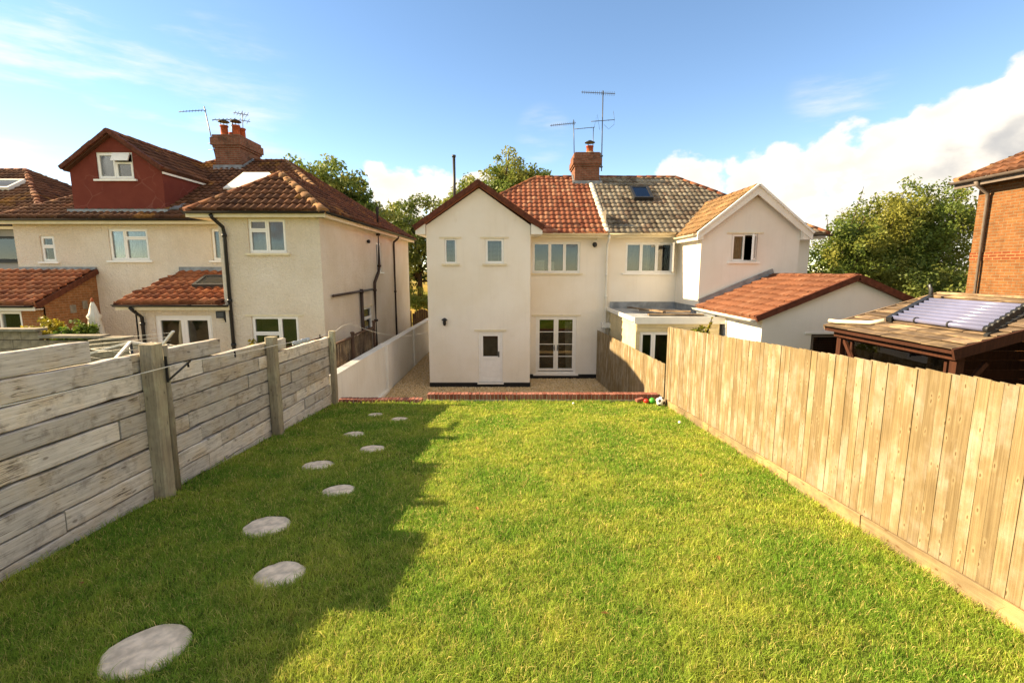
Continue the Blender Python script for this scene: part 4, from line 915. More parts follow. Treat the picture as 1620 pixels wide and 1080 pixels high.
for yy in (12.6, 15.4, 18.2):
    t_ = (yy - 11.5) / 6.8; bm = BM(); box(bm, -.05, .05, -.05, .05, 0, 1.85); bm_obj('post', bm, 'gravel_board', LF, loc=(3.72 - .46 * t_ + .08, yy, 0))
for zz in (.4, 1.0, 1.6): board(LF, 'rail', p0 + V3((.035, 0, zz)), p1 + V3((.035, 0, zz)), .05, .08, 'gravel_board')

# ------------------------------------------------------------------ white side wall, reed screen, gate
GW = thing('garden_wall', 'long white rendered wall with pillars beside the gravel passage', 'wall', (-4.5, 18, 0))
for a, c, x in ((11.62, 16.4, -4.37), (16.85, 21.0, -4.36), (21.4, 26, -4.36)):
    b = BM(); box(b, -4.6, x, a, c, -.1, 1.57); bm_obj('wall_panel', b, 'white_render', GW)
    b = BM(); box(b, -4.62, x + .015, a, c, 1.572, 1.61); bm_obj('coping', b, 'white_render', GW)
for yy in (16.41, 21.01):
    b = BM(); box(b, -4.62, -4.29, yy, yy + (.43 if yy < 20 else .38), -.1, 1.63); bm_obj('pillar', b, 'white_render', GW)
b = BM(); box(b, -4.365, -4.25, 12.0, 16.35, -.05, .1); bm_obj('plinth', b, 'white_render', GW)
RS = thing('reed_screen', 'grey reed screen with brown rail and posts behind the white wall', 'screen', (-4.8, 14, .6))
b = BM()
for i in range(170):
    yy = 11.7 + 4.75 * i / 170; rr = random.uniform(.008, .014); tube(b, [(-4.8 + random.uniform(-.012, .012), yy, .8), (-4.8 + random.uniform(-.012, .012), yy + random.uniform(-.02, .02), 2.18 + random.uniform(-.03, .02))], rr, 4)
bm_obj('canes', b, 'weathered_plank', RS, kind='stuff')
for a, c, z in ((11.7, 14.15, 2.2), (14.25, 16.4, 2.24)): board(RS, 'rail', (-4.77, a, z), (-4.77, c, z), .06, .05, 'gate_wood')
for yy, z in ((14.2, 2.32), (16.45, 2.42)):
    b = BM(); tube(b, [(-4.74, yy, .6), (-4.74, yy, z)], .05, 8); lathe(b, [(.07, z), (.07, z + .03), (.03, z + .05)], (-4.74, yy, 0), 8); bm_obj('post', b, 'gate_wood', RS)
GT = thing('garden_gate', 'dark brown arched wooden gate at the end of the gravel passage', 'gate', (-4.2, 26.2, 0))
for i in range(9):
    x = -5.45 + .12 * i; h = 1.75 + .28 * math.sin(math.pi * (i + .5) / 9); b = BM(); box(b, 0, .112, 0, .025, 0, h); bm_obj('board', b, 'gate_wood', GT, loc=(x, 26.3, .05))
for z in (.5, 1.5): board(GT, 'rail', (-5.45, 26.27, z), (-4.4, 26.27, z), .04, .1, 'gate_wood')
board(GT, 'brace', (-5.4, 26.26, .55), (-4.45, 26.26, 1.45), .03, .09, 'gate_wood')
for x in (-5.55, -4.3):
    b = BM(); box(b, x - .06, x + .06, 26.2, 26.34, 0, 2.0); bm_obj('post', b, 'gate_wood', GT)

# ------------------------------------------------------------------ brick edgings
def brick_mesh(w, d, h):
    bm = BM(); box(bm, 0, w, 0, d, 0, h); bmesh.ops.bevel(bm, geom=bm.edges[:], offset=.006, segments=1, affect='EDGES'); me = bpy.data.meshes.new('brick'); bm.to_mesh(me); bm.free(); me.materials.append(MATS['brick_kerb']); return me
KB = thing('brick_kerb', 'long red brick-on-edge kerb between the sunlit lawn and the patio', 'kerb', (.8, 11.7, .9))
me = brick_mesh(.083, .215, .135); n_ = 62
for i in range(n_):
    x = -2.1 + 5.74 * i / n_; mesh_obj('brick', me, None, KB, (x, 11.62 + random.uniform(-.006, .006), 1.0 + random.uniform(-.005, .005)), (random.uniform(-.01, .01), 0, random.uniform(-.012, .012)))
b = BM(); box(b, -2.09, 3.63, 11.632, 11.825, .98, 1.112); bm_obj('mortar', b, 'mortar_pale', KB)
b = BM(); box(b, -2.12, 3.66, 11.6, 11.86, -.1, .985); bm_obj('retaining_wall', b, 'concrete', KB)
KL = thing('low_brick_kerb', 'short low red brick edging at the foot of the gravel passage', 'kerb', (-3.2, 11.5, .85))
me = brick_mesh(.083, .215, .12); n_ = 22
for i in range(n_):
    x = -4.26 + 2.05 * i / n_; mesh_obj('brick', me, None, KL, (x, 11.5 + random.uniform(-.006, .006), .915 + random.uniform(-.005, .005)), (random.uniform(-.01, .01), 0, random.uniform(-.012, .012)))
b = BM(); box(b, -4.25, -2.22, 11.512, 11.70, .84, 1.02); bm_obj('mortar', b, 'mortar_pale', KL)
b = BM(); box(b, -4.3, -2.12, 11.6, 11.86, -.1, .85); bm_obj('retaining_wall', b, 'concrete', KL)
lb = mesh_obj('loose_brick', brick_mesh(.2, .1, .065), None, None, (3.06, 11.44, lawn_z(11.4) + .03), (.1, -.15, .35)); tag(lb, 'loose brick lying on the grass by the kerb end', 'brick')

# ------------------------------------------------------------------ stepping stones
STN = [(-2.5, 2.96, .265), (-2.04, 3.89, .215), (-2.63, 4.83, .24), (-2.22, 5.83, .205), (-2.88, 6.82, .225), (-2.32, 7.66, .21), (-2.92, 8.58, .2), (-2.37, 9.8, .18), (-2.99, 10.22, .168)]
wh = ['nearest pale round stepping stone at the bottom left of the lawn', 'second nearest stepping stone, close to the shadow edge', 'third nearest stepping stone, nearer the sleeper fence', 'fourth stepping stone from the camera, on the right of the path', 'fifth stepping stone from the camera, on the fence side',
      'sixth stepping stone from the camera, on the right of the path', 'seventh stepping stone from the camera, on the fence side', 'second farthest stepping stone, nearer the sunlit grass', 'farthest stepping stone, by the low brick edging']
for (x, y, r), l in zip(STN, wh):
    bm = BM(); N_ = 28; ph = [random.uniform(0, 6.28) for _ in range(4)]
    rad = lambda g: r * (1 + .02 * math.sin(2 * g + ph[0]) + .018 * math.sin(3 * g + ph[1]) + .02 * math.sin(5 * g + ph[2]) + .015 * math.sin(9 * g + ph[3]))
    rings = []
    for f, z in ((1., -.05), (1., .0), (.95, .010), (.6, .013), (.25, .011)):
        rings.append([bm.verts.new((rad(2 * math.pi * i / N_) * f * math.cos(2 * math.pi * i / N_), rad(2 * math.pi * i / N_) * f * math.sin(2 * math.pi * i / N_), z + (random.uniform(-.003, .003) if f < .99 else 0))) for i in range(N_)])
    for a in range(4):
        for i in range(N_): bm.faces.new((rings[a][i], rings[a][(i+1) % N_], rings[a+1][(i+1) % N_], rings[a+1][i]))
    bm.faces.new(rings[-1])
    tag(bm_obj('stepping_stone', bm, 'stone_slab', loc=(x, y, lawn_z(y)), rot=(math.atan(-.077), 0, 0)), l, 'paving stone', 'stepping stones across the lawn')

# ------------------------------------------------------------------ grass
def field(x, y):
    return (np.sin(x * 1.7 + 1.3 * np.sin(y * 1.1)) + np.sin(y * 2.3 + 1.7 * np.sin(x * .9 + 2)) + .7 * np.sin(x * 5.1 + y * 3.7) + .7 * np.sin(x * 4.3 - y * 6.1 + 1)) / 3.4
def blades(X_, Y_, zf, hh, ww):
    n = len(X_); g = rng.uniform(0, 2 * np.pi, n); la = rng.uniform(0, 2 * np.pi, n); ln = np.abs(rng.normal(.85, .5, n)) * hh
    z0 = zf(Y_); dx, dy = np.cos(g) * ww / 2, np.sin(g) * ww / 2; lx, ly = np.cos(la) * ln, np.sin(la) * ln
    V = np.empty((n, 5, 3))
    V[:, 0] = np.stack([X_ - dx, Y_ - dy, z0 - .006], -1); V[:, 1] = np.stack([X_ + dx, Y_ + dy, z0 - .006], -1)
    V[:, 2] = np.stack([X_ - dx * .8 + lx * .35, Y_ - dy * .8 + ly * .35, z0 + hh * .58], -1); V[:, 3] = np.stack([X_ + dx * .8 + lx * .35, Y_ + dy * .8 + ly * .35, z0 + hh * .58], -1)
    V[:, 4] = np.stack([X_ + lx, Y_ + ly, z0 + hh * (1 - .25 * np.minimum(1, (ln / hh) ** 2))], -1)
    b = (np.arange(n) * 5)[:, None]; F = np.concatenate([b + np.array([0, 1, 2]), b + np.array([1, 3, 2]), b + np.array([2, 3, 4])], 1).reshape(-1, 3)
    return V.reshape(-1, 3), F
def make_grass():
    xs, ys = [], []
    for a in np.arange(1.3, 11.56, .2):
        d = float(np.clip(10500 * (3.6 / a) ** 1.15, 2800, 11000)); m = int(d * 8.1 * .2)
        xs.append(rng.uniform(-4.37, 3.67, m)); ys.append(rng.uniform(a, min(a + .2, 11.6), m))
    x, y = np.concatenate(xs), np.concatenate(ys)
    keep = np.ones(len(x), bool)
    for sx, sy, r in STN: keep &= (x - sx) ** 2 + (y - sy - .012) ** 2 > (r * (.98 + .03 * np.sin(7 * np.arctan2(y - sy, x - sx) + sx * 9))) ** 2
    keep &= ~((x < -2.15) & (y > 11.49)); keep &= rng.uniform(0, 1, len(x)) < np.where(x < -4.27 + .03 * np.sin(y * 9), .3, np.where(x > 3.6, .55, 1.))
    f = field(x, y); f3 = np.sin(x * 9.3 + 1.7 * np.sin(y * 5.1)) * np.sin(y * 8.1 + 1.3 * np.sin(x * 6.7)); keep &= rng.uniform(0, 1, len(x)) > np.clip((-.55 - f) * 1.1, 0, .45) + np.clip((f3 - .55) * 1.2, 0, .5)
    x, y, f = x[keep], y[keep], f[keep]
    f2 = np.sin(x * 13.1 + 2 * np.sin(y * 7.7)) * np.sin(y * 11.3 + 2 * np.sin(x * 8.3 + 1)); hh = (.028 + .032 * rng.random(len(x)) ** 1.4) * (1 + .34 * f + .34 * f2); tuft = rng.random(len(x)) > .985; hh[tuft] *= 1.7; edge = ((x < -4.2) | (x > 3.5) | (y > 11.42)) & (rng.random(len(x)) > .45); hh[edge] *= 1.55
    for sx, sy, r in STN: ds = np.sqrt((x - sx) ** 2 + (y - sy) ** 2); hh[(ds < r + .05) & (rng.random(len(x)) > .4)] *= 1.4
    dep = np.maximum(1., y / 3.3); ww = .0036 * dep ** .95 * rng.uniform(.7, 1.3, len(x)); hh *= 1 + .03 * (dep - 1)
    V, F = blades(x, y, lawn_z, hh, ww)
    o = np_mesh('grass', V, F, 'grass_blade', kind='stuff'); tag(o, 'short yellow-green lawn grass covering the garden', 'grass')
make_grass()
def make_gravel():
    pts = []
    for x0, x1, y0, y1, d in ((-4.24, -2.99, 13.6, 25.5, 700), (-3, 3.5, 15.6, 16.98, 900), (.68, 3.24, 16.98, 18.36, 1100)):
        m = int((x1 - x0) * (y1 - y0) * d); pts.append(np.stack([rng.uniform(x0, x1, m), rng.uniform(y0, y1, m)], -1))
    p = np.concatenate(pts); n = len(p); r = rng.uniform(.011, .022, n)
    base = np.array([(1, 0, 0), (0, 1, 0), (-1, 0, 0), (0, -1, 0), (0, 0, .8), (0, 0, -.8)]); tri = np.array([(0, 1, 4), (1, 2, 4), (2, 3, 4), (3, 0, 4), (1, 0, 5), (2, 1, 5), (3, 2, 5), (0, 3, 5)])
    V = base[None] * r[:, None, None] * rng.uniform(.7, 1.3, (n, 6, 1)); g = rng.uniform(0, 6.28, n); c, s = np.cos(g)[:, None], np.sin(g)[:, None]
    V = np.stack([V[..., 0] * c - V[..., 1] * s, V[..., 0] * s + V[..., 1] * c, V[..., 2]], -1); V[..., 0] += p[:, None, 0]; V[..., 1] += p[:, None, 1]; V[..., 2] += .008 + rng.uniform(0, .006, n)[:, None]
    F = (np.arange(n) * 6)[:, None, None] + tri[None]; o = np_mesh('gravel', V.reshape(-1, 3), F.reshape(-1, 3), 'gravel_stone', kind='stuff'); tag(o, 'golden brown gravel chippings round the house', 'gravel')
make_gravel()

# ------------------------------------------------------------------ balls
def ball(name, x, y, r, mat, label):
    bm = BM(); bmesh.ops.create_icosphere(bm, subdivisions=3, radius=r)
    for f in bm.faces: f.smooth = True
    return tag(bm_obj(name, bm, mat, loc=(x, y, lawn_z(y) + r + .012)), label, 'ball')
ball('ball', 3.27, 11.42, .062, 'red_rubber', 'small red ball by the end of the brick kerb'); ball('ball', 3.41, 11.40, .075, 'green_rubber', 'green ball between the red ball and the football')
bm = BM(); bmesh.ops.create_icosphere(bm, subdivisions=4, radius=.115); ic = BM(); bmesh.ops.create_icosphere(ic, subdivisions=1, radius=1.); cv = [v.co.normalized() for v in ic.verts]; ic.free()
for f in bm.faces:
    f.smooth = True; d = max(f.calc_center_median().normalized().dot(c) for c in cv); f.material_index = 1 if d > math.cos(R(21)) else 0
fb = bm_obj('football', bm, 'ball_white', loc=(3.535, 11.14, lawn_z(11.14) + .122), rot=(.5, .3, .2)); fb.data.materials.append(MATS['ball_black']); tag(fb, 'black and white football against the foot of the board fence', 'ball')
ball('small_ball', 1.48, 11.3, .028, 'ball_white', 'tiny white ball in the sunlit grass near the kerb'); ball('small_ball', 3.37, 9.36, .03, 'ball_white', 'tiny white ball near the foot of the board fence')

# ------------------------------------------------------------------ washing line
def sag(a, b, d, k=10): a, b = V3(a), V3(b); return [a.lerp(b, i / k) - V3((0, 0, d * 4 * (i / k) * (1 - i / k))) for i in range(k + 1)]
bm = BM(); tube(bm, sag((-4.1, 1.2, 3.27), (-4.13, 6.0, 3.02), .06) + sag((-4.13, 6.0, 3.02), (-4.15, 8.5, 2.86), .02)[1:] + sag((-4.15, 8.5, 2.86), (-4.18, 11.35, 2.74), .03)[1:] + sag((-4.18, 11.35, 2.74), (-4.1, 12.3, 2.8), -.06)[1:] + sag((-4.1, 12.3, 2.8), (-2.99, 16.98, 2.02), .22, 14)[1:], .006, 5)
tag(bm_obj('washing_line', bm, 'rope'), 'thin white washing line running along the sleeper fence to the house', 'washing line')
WB = thing('line_bracket', 'black metal washing line bracket on the big fence post', 'bracket', (-4.18, 5.68, 2.8))
board(WB, 'plate', (-4.175, 5.72, 2.82), (-4.175, 5.72, 3.14), .03, .012, 'black_plastic', (0, 1, 0)); board(WB, 'arm', (-4.16, 5.72, 2.85), (-4.12, 6.08, 3.02), .018, .018, 'black_plastic'); board(WB, 'arm', (-4.16, 5.72, 3.03), (-4.12, 6.1, 3.03), .018, .018, 'black_plastic')
for i, (y, z, m_) in enumerate(((6.05, 3.0, 'black_plastic'), (7.1, 2.94, 'black_plastic'), (9.6, 2.80, 'polythene'), (10.3, 2.77, 'black_plastic'))):
    b = BM(); bar(b, (-4.14, y, z + .03), (-4.14, y + .01, z - .06), .02, .014, (0, 1, 0)); tag(bm_obj('clothes_peg', b, m_), ['dark peg on the line nearest the bracket', 'dark peg on the line midway along the middle fence bay', 'pale blue peg on the line past the second post', 'dark peg on the line near the fence end'][i], 'peg', 'pegs on the washing line')
bm = BM(); pr = None
for i in range(15):
    t = i / 14; q = [bm.verts.new((-4.16 + .03 * math.sin(i * 1.9 + s_), 9.0 + .75 * t + .02 * math.sin(i * 2.7), 2.83 - .02 * t - s_ * (.05 + .05 * abs(math.sin(i * 1.3))))) for s_ in (0, .5, 1)]
    if pr:
        for m_ in (0, 1): bm.faces.new((pr[m_], q[m_], q[m_+1], pr[m_+1]))
    pr = q
o_ = bm_obj('plastic_strip', bm, 'polythene', smooth=True); o_.modifiers.new('solid', 'SOLIDIFY').thickness = .004; tag(o_, 'crumpled pale plastic strip caught on the washing line', 'plastic')

# ------------------------------------------------------------------ left neighbour's garden
BW = thing('block_wall', 'stepped grey concrete block wall in the left neighbour garden', 'wall', (-11, 11.5, .6))
bm = BM(); box(bm, 0, .43, 0, .1, 0, .205); bmesh.ops.bevel(bm, geom=bm.edges[:], offset=.008, segments=1, affect='EDGES'); me = bpy.data.meshes.new('block'); bm.to_mesh(me); bm.free(); me.materials.append(MATS['concrete_block'])
for r in range(10):
    z = 2.72 - .215 * (r + 1); x = -13.6 - (.22 if r % 2 else 0)
    while x < -9.4:
        if r > 0 or x + .43 < -11.3: mesh_obj('block', me, None, BW, (x, 11.5 + (x + 11) * -.02 + random.uniform(-.004, .004), z))
        x += .44
b = BM(); box(b, -13.6, -9.3, 11.56, 11.68, .5, 2.48); bm_obj('wall_core', b, 'mortar', BW)
for a, c, z in ((-13.6, -11.38, 2.722), (-11.34, -9.86, 2.56), (-9.84, -9.28, 2.52)): b = BM(); box(b, a, c, 11.42, 11.74, z, z + .06); bm_obj('coping', b, 'concrete', BW)
PS = thing('parasol', 'folded cream parasol standing by the brick lean-to', 'parasol', (-10.95, 12.6, .6))
b = BM(); tube(b, [(-10.95, 12.6, .6), (-10.95, 12.6, 3.32)], .025, 8); bm_obj('pole', b, 'white_paint', PS)
b = BM(); N_ = 24; rings = []
for r, z in ((.02, 3.36), (.05, 3.26), (.09, 3.05), (.13, 2.98), (.1, 2.9), (.15, 2.5), (.2, 2.0), (.21, 1.7)): rings.append([b.verts.new((-10.95 + r * (1 + .28 * math.cos(8 * g)) * math.cos(g), 12.6 + r * (1 + .28 * math.cos(8 * g)) * math.sin(g), z)) for g in [2 * math.pi * i / N_ for i in range(N_)]])
for a in range(len(rings) - 1):
    for i in range(N_): b.faces.new((rings[a][i], rings[a+1][i], rings[a+1][(i+1) % N_], rings[a][(i+1) % N_]))
fix(b); bm_obj('canopy', b, 'canvas', PS, True); b = BM(); lathe(b, [(.02, 3.34), (.035, 3.38), (.03, 3.42), (.01, 3.46)], (-10.95, 12.6, 0), 8); bm_obj('finial', b, 'terracotta', PS)
RD = thing('rotary_dryer', 'white rotary clothes dryer showing above the sleeper fence', 'clothes dryer', (-6.4, 8, .6))
b = BM(); tube(b, [(-6.4, 8, .6), (-6.4, 8, 2.98)], .025, 8); bm_obj('pole', b, 'galvanised', RD)
tips = [(-7.25, 7.7, 2.72), (-6.05, 7.1, 2.74), (-5.45, 8.3, 2.76), (-6.6, 9.0, 2.72)]
for t in tips: b = BM(); bar(b, (-6.4, 8, 2.98), t, .04, .03); bm_obj('arm', b, 'white_paint', RD)
b = BM(); bar(b, (-6.0, 8.0, 2.78), (-5.66, 8.0, 3.16), .05, .03); bm_obj('arm', b, 'white_paint', RD)
b = BM()
for f in (.6, .9):
    pt = [V3((-6.4, 8, 2.98)).lerp(V3(t), f) + V3((0, 0, .06)) for t in tips]
    for i in range(4): tube(b, [pt[i], pt[(i+1) % 4]], .003, 4)
for k in range(4): tube(b, [(-7.1, 8.0, 3.0 - .07 * k), (-5.64 - .04 * k, 8.0, 3.14 - .07 * k)], .003, 4)
bm_obj('lines', b, 'rope', RD, kind='stuff')

# ------------------------------------------------------------------ timber shelter and solar tubes on the right
GZ = thing('timber_shelter', 'dark timber garden shelter with weathered plank roof behind the board fence', 'shelter', (8, 8.6, 1.1))
ex, ez, sl = 6.6, 2.96, .29
rows = 11; wv = V3((1, 0, sl)).normalized(); nn = (-Y).cross(wv)
for r in range(rows):
    y = 7.1 - random.uniform(0, .8)
    while y < 10.1:
        y1 = min(10.12, y + random.uniform(.8, 1.5)); y0 = max(7.1, y)
        if 10.12 - y1 < .3: y1 = 10.12
        if y1 > y0 + .05:
            bm = wobble_box(y1 - y0 - .008, .022, .26, .4, .004, .006); c = V3((ex, (y0 + y1) / 2, ez)) + wv * (r * .222 + .11) + nn * (.035 + random.uniform(0, .014))
            bm_obj('roof_plank', bm, 'weathered_plank', GZ, loc=c, rot=(0, -math.atan(sl) + .13, 0))
        y = y1
b = BM(); prism(b, [V3((ex, 7.12, ez)), V3((ex, 10.1, ez)), V3((ex, 10.1, ez)) + wv * 2.45, V3((ex, 7.12, ez)) + wv * 2.45], (0, 0, -.04)); fix(b); bm_obj('roof_deck', b, 'dark_timber', GZ)
b = BM(); prism(b, [V3((8.97, 7.12, 3.64)), V3((8.97, 10.1, 3.64)), V3((11.4, 10.1, 2.96)), V3((11.4, 7.12, 2.96))], (0, 0, -.04)); fix(b); bm_obj('roof_deck', b, 'weathered_plank', GZ)
board(GZ, 'ridge_cap', (8.97, 7.1, 3.70), (8.97, 10.12, 3.70), .2, .04, 'weathered_plank'); board(GZ, 'barge_board', (ex - .03, 7.08, ez - .04), (8.97, 7.08, 3.62), .04, .16, 'dark_timber'); board(GZ, 'barge_board', (ex, 10.13, ez + .02), (8.97, 10.13, 3.68), .04, .1, 'weathered_plank')
board(GZ, 'eaves_beam', (6.78, 7.2, 2.87), (6.78, 10.0, 2.87), .1, .12, 'dark_timber')
for x, y in ((6.85, 7.3), (6.85, 9.92), (11.1, 7.3), (11.1, 9.9)): b = BM(); box(b, -.06, .06, -.06, .06, -1.0, .85); bm_obj('post', b, 'dark_timber', GZ, loc=(x, y, 2.0))
b = BM(); bar(b, (6.86, 9.5, 2.3), (6.86, 9.86, 2.75), .05, .07); bm_obj('brace', b, 'dark_timber', GZ); b = BM(); bar(b, (7.3, 7.3, 2.75), (6.95, 7.3, 2.3), .05, .07); bm_obj('brace', b, 'dark_timber', GZ)
b = BM(); ring(b, V3((6.9, 9.7, 0)), -Y, V3((-1, 0, 0)), 0, 2.2, 1.3, 2.8, .05, -.04, .02); wf = bm_obj('window', b, 'dark_timber', GZ); b = BM(); box(b, 6.905, 6.913, 7.55, 9.65, 1.35, 2.75); bm_obj('pane', b, 'window_glass', wf)
for k in range(10): b = BM(); box(b, 0, .02, 0, 2.75, 0, .195); bm_obj('wall_board', b, 'dark_timber', GZ, loc=(11.0, 7.25, 1.1 + .2 * k))
for k in range(10): b = BM(); box(b, 0, 4.0, 0, .02, 0, .195); bm_obj('wall_board', b, 'dark_timber', GZ, loc=(7.0, 9.95, 1.1 + .2 * k))
b = BM(); box(b, 7.4, 8.6, 8.2, 9.6, 1.1, 1.95); bmesh.ops.bevel(b, geom=b.edges[:], offset=.08, segments=3, affect='EDGES'); tag(bm_obj('hot_tub', b, 'grey_render'), 'grey covered tub inside the timber shelter', 'tub')
SC = thing('solar_collector', 'rack of white solar heating tubes on the plank roof of the timber shelter', 'solar panel', (7.8, 8.6, 3.2))
for k in range(8):
    t = k / 7; p = V3((7.25 + 1.05 * t, 0, ez + sl * (.65 + 1.05 * t) + .13)); ya, yb_ = 9.15 + .45 * t, 7.32 + .5 * t; b = BM(); tube(b, [p + Y * ya, p + Y * yb_], .045, 10); bm_obj('tube', b, 'tube_white', SC)
    b = BM(); tube(b, [p + Y * (yb_ - .07), p + Y * (yb_ + .01)], .058, 8); bm_obj('tube_cap', b, 'dark_metal', SC)
for ya, yb_ in ((9.2, 9.68),): board(SC, 'manifold', (7.15, 9.12, ez + sl * .55 + .12), (8.42, 9.72, ez + sl * 1.82 + .14), .09, .1, 'dark_metal')
board(SC, 'foot_rail', (7.15, 7.22, ez + sl * .55 + .07), (8.45, 7.76, ez + sl * 1.85 + .07), .05, .04, 'galvanised')
for f in (.33, .7): b = BM(); yy = 7.35 + 1.8 * f; tube(b, [(7.25, yy - .012, ez + sl * .65 + .13), (7.25, yy + .012, ez + sl * .65 + .13)], .06, 10); bm_obj('clamp', b, 'dark_metal', SC)
b = BM(); tube(b, [(7.1, 9.15, ez + .26), (6.95, 9.3, ez + .2), (6.7, 9.9, ez + .16), (6.68, 10.1, ez + .16)], .04, 8); bm_obj('pipe', b, 'cream_paint', SC); b = BM(); tube(b, [(8.45, 9.75, 3.62), (8.47, 9.8, 3.78), (8.42, 9.8, 3.88)], .045, 8, .03); bm_obj('vent', b, 'galvanised', SC)

# ------------------------------------------------------------------ lamps and aerials
WLm = thing('wall_lantern', 'small black wall lantern on the gabled wing', 'lantern', (-2.37, 17, 2.3))
b = BM(); box(b, -2.41, -2.33, 16.97, 16.995, 2.28, 2.46); bm_obj('back_plate', b, 'black_plastic', WLm); b = BM(); lathe(b, [(.02, .16), (.1, .10), (.11, .07), (.05, .06), (.06, .0), (.045, -.1), (.02, -.12)], (-2.37, 16.86, 2.36), 10); fix(b); bm_obj('lamp', b, 'black_plastic', WLm); b = BM(); bar(b, (-2.37, 16.98, 2.44), (-2.37, 16.86, 2.5), .025, .025); bm_obj('arm', b, 'black_plastic', WLm)
SL = thing('security_sensor', 'round dark security sensor under the eaves by the white downpipe', 'sensor', (3.08, 18.39, 5.1))
b = BM(); lathe(b, [(.02, -.1), (.08, -.06), (.09, .02), (.05, .08)], (3.08, 18.28, 5.12), 12); bm_obj('dome', b, 'dark_metal', SL); b = BM(); bar(b, (3.08, 18.29, 5.18), (3.2, 18.38, 5.33), .04, .04); bm_obj('arm', b, 'white_paint', SL)
FLt = thing('floodlight', 'black floodlight beside the french doors of the roughcast house', 'floodlight', (-8.55, 14.28, 2.7))
b = BM(); box(b, -8.68, -8.42, 14.1, 14.2, 2.78, 2.98); bm_obj('housing', b, 'black_plastic', FLt); b = BM(); box(b, -8.65, -8.45, 14.09, 14.098, 2.81, 2.95); bm_obj('lens', b, 'galvanised', FLt); b = BM(); bar(b, (-8.48, 14.2, 2.8), (-8.48, 14.29, 2.66), .06, .08); bm_obj('bracket', b, 'black_plastic', FLt)
def yagi(b, p0, p1, n, l0, l1, ax, r=.008):
    p0, p1, ax = V3(p0), V3(p1), V3(ax).normalized(); tube(b, [p0, p1], .014, 6)
    for i in range(n): c = p0.lerp(p1, (i + .5) / n); l = l0 + (l1 - l0) * i / n; tube(b, [c - ax * l / 2, c + ax * l / 2], r, 4)
def aerial(label, base, top, parts, r=.022):
    t = thing('tv_aerial', label, 'aerial', base); b = BM(); tube(b, [base, top], r, 8); bm_obj('mast', b, 'galvanised', t)
    for n_, a in parts: b = BM(); yagi(b, *a); bm_obj(n_, b, 'galvanised', t)
    return t
a1 = aerial('tallest tv aerial with long toothed boom on the red brick chimney', (3.86, 21.66, 8.4), (3.84, 21.66, 11.66), [('antenna', ((2.88, 21.3, 11.48), (4.40, 21.9, 11.62), 16, .14, .22, (.1, .35, 1))), ('crossbar', ((3.36, 21.66, 10.43), (4.36, 21.66, 10.5), 2, .05, .05, (0, 0, 1)))])
b = BM(); tube(b, [(3.5, 21.66, 10.2), (3.62, 21.66, 10.72), (3.74, 21.66, 10.1)], .006, 4); tube(b, [(4.3, 21.66, 10.85), (4.36, 21.66, 10.5), (4.34, 21.66, 10.3), (4.12, 21.66, 10.12), (3.92, 21.66, 10.3)], .006, 4); bm_obj('cable', b, 'dark_metal', a1)
b = BM(); box(b, 3.8, 3.9, 21.6, 21.72, 8.55, 8.6); box(b, 3.8, 3.9, 21.6, 21.72, 9.0, 9.05); bm_obj('clamp', b, 'galvanised', a1, kind='stuff')
aerial('middle height tv aerial pointing left over the main chimney', (2.72, 22.0, 9.0), (2.66, 22.0, 10.6), [('antenna', ((1.62, 21.5, 10.22), (2.76, 22.05, 10.48), 13, .12, .18, (.1, .35, 1)))], .018)
aerial('short bare aerial bracket behind the chimney pot', (3.62, 22.6, 9.0), (3.62, 22.6, 10.45), [('crossbar', ((2.78, 22.6, 10.38), (3.68, 22.6, 10.46), 3, .05, .05, (0, 0, 1)))], .016)
aerial('leaning tv aerial beside the brick chimney of the roughcast house', (-11.88, 20.3, 8.3), (-12.22, 20.3, 10.6), [('antenna', ((-13.0, 19.9, 10.28), (-12.18, 20.35, 10.48), 9, .08, .14, (.1, .35, 1))), ('bracket', ((-12.2, 20.3, 8.95), (-11.7, 20.3, 8.95), 1, .04, .04, (0, 0, 1))), ('bracket', ((-12.2, 20.3, 9.2), (-11.7, 20.3, 9.2), 1, .04, .04, (0, 0, 1)))], .02)
aerial('tangled dark aerial above the roughcast house chimney pots', (-11.3, 20.5, 9.4), (-11.28, 20.5, 10.15), [('antenna', ((-11.95, 20.3, 10.1), (-11.2, 20.6, 10.2), 6, .18, .25, (.4, .6, .6)))], .016)
aerial('small branched aerial on the rear pot of the roughcast house chimney', (-11.05, 20.85, 9.6), (-11.02, 20.85, 10.6), [('antenna', ((-11.3, 20.7, 10.5), (-10.8, 20.9, 10.45), 5, .2, .3, (.2, .5, .8))), ('antenna', ((-11.2, 20.8, 10.25), (-10.75, 20.9, 10.2), 3, .2, .3, (.2, .5, .8)))], .014)

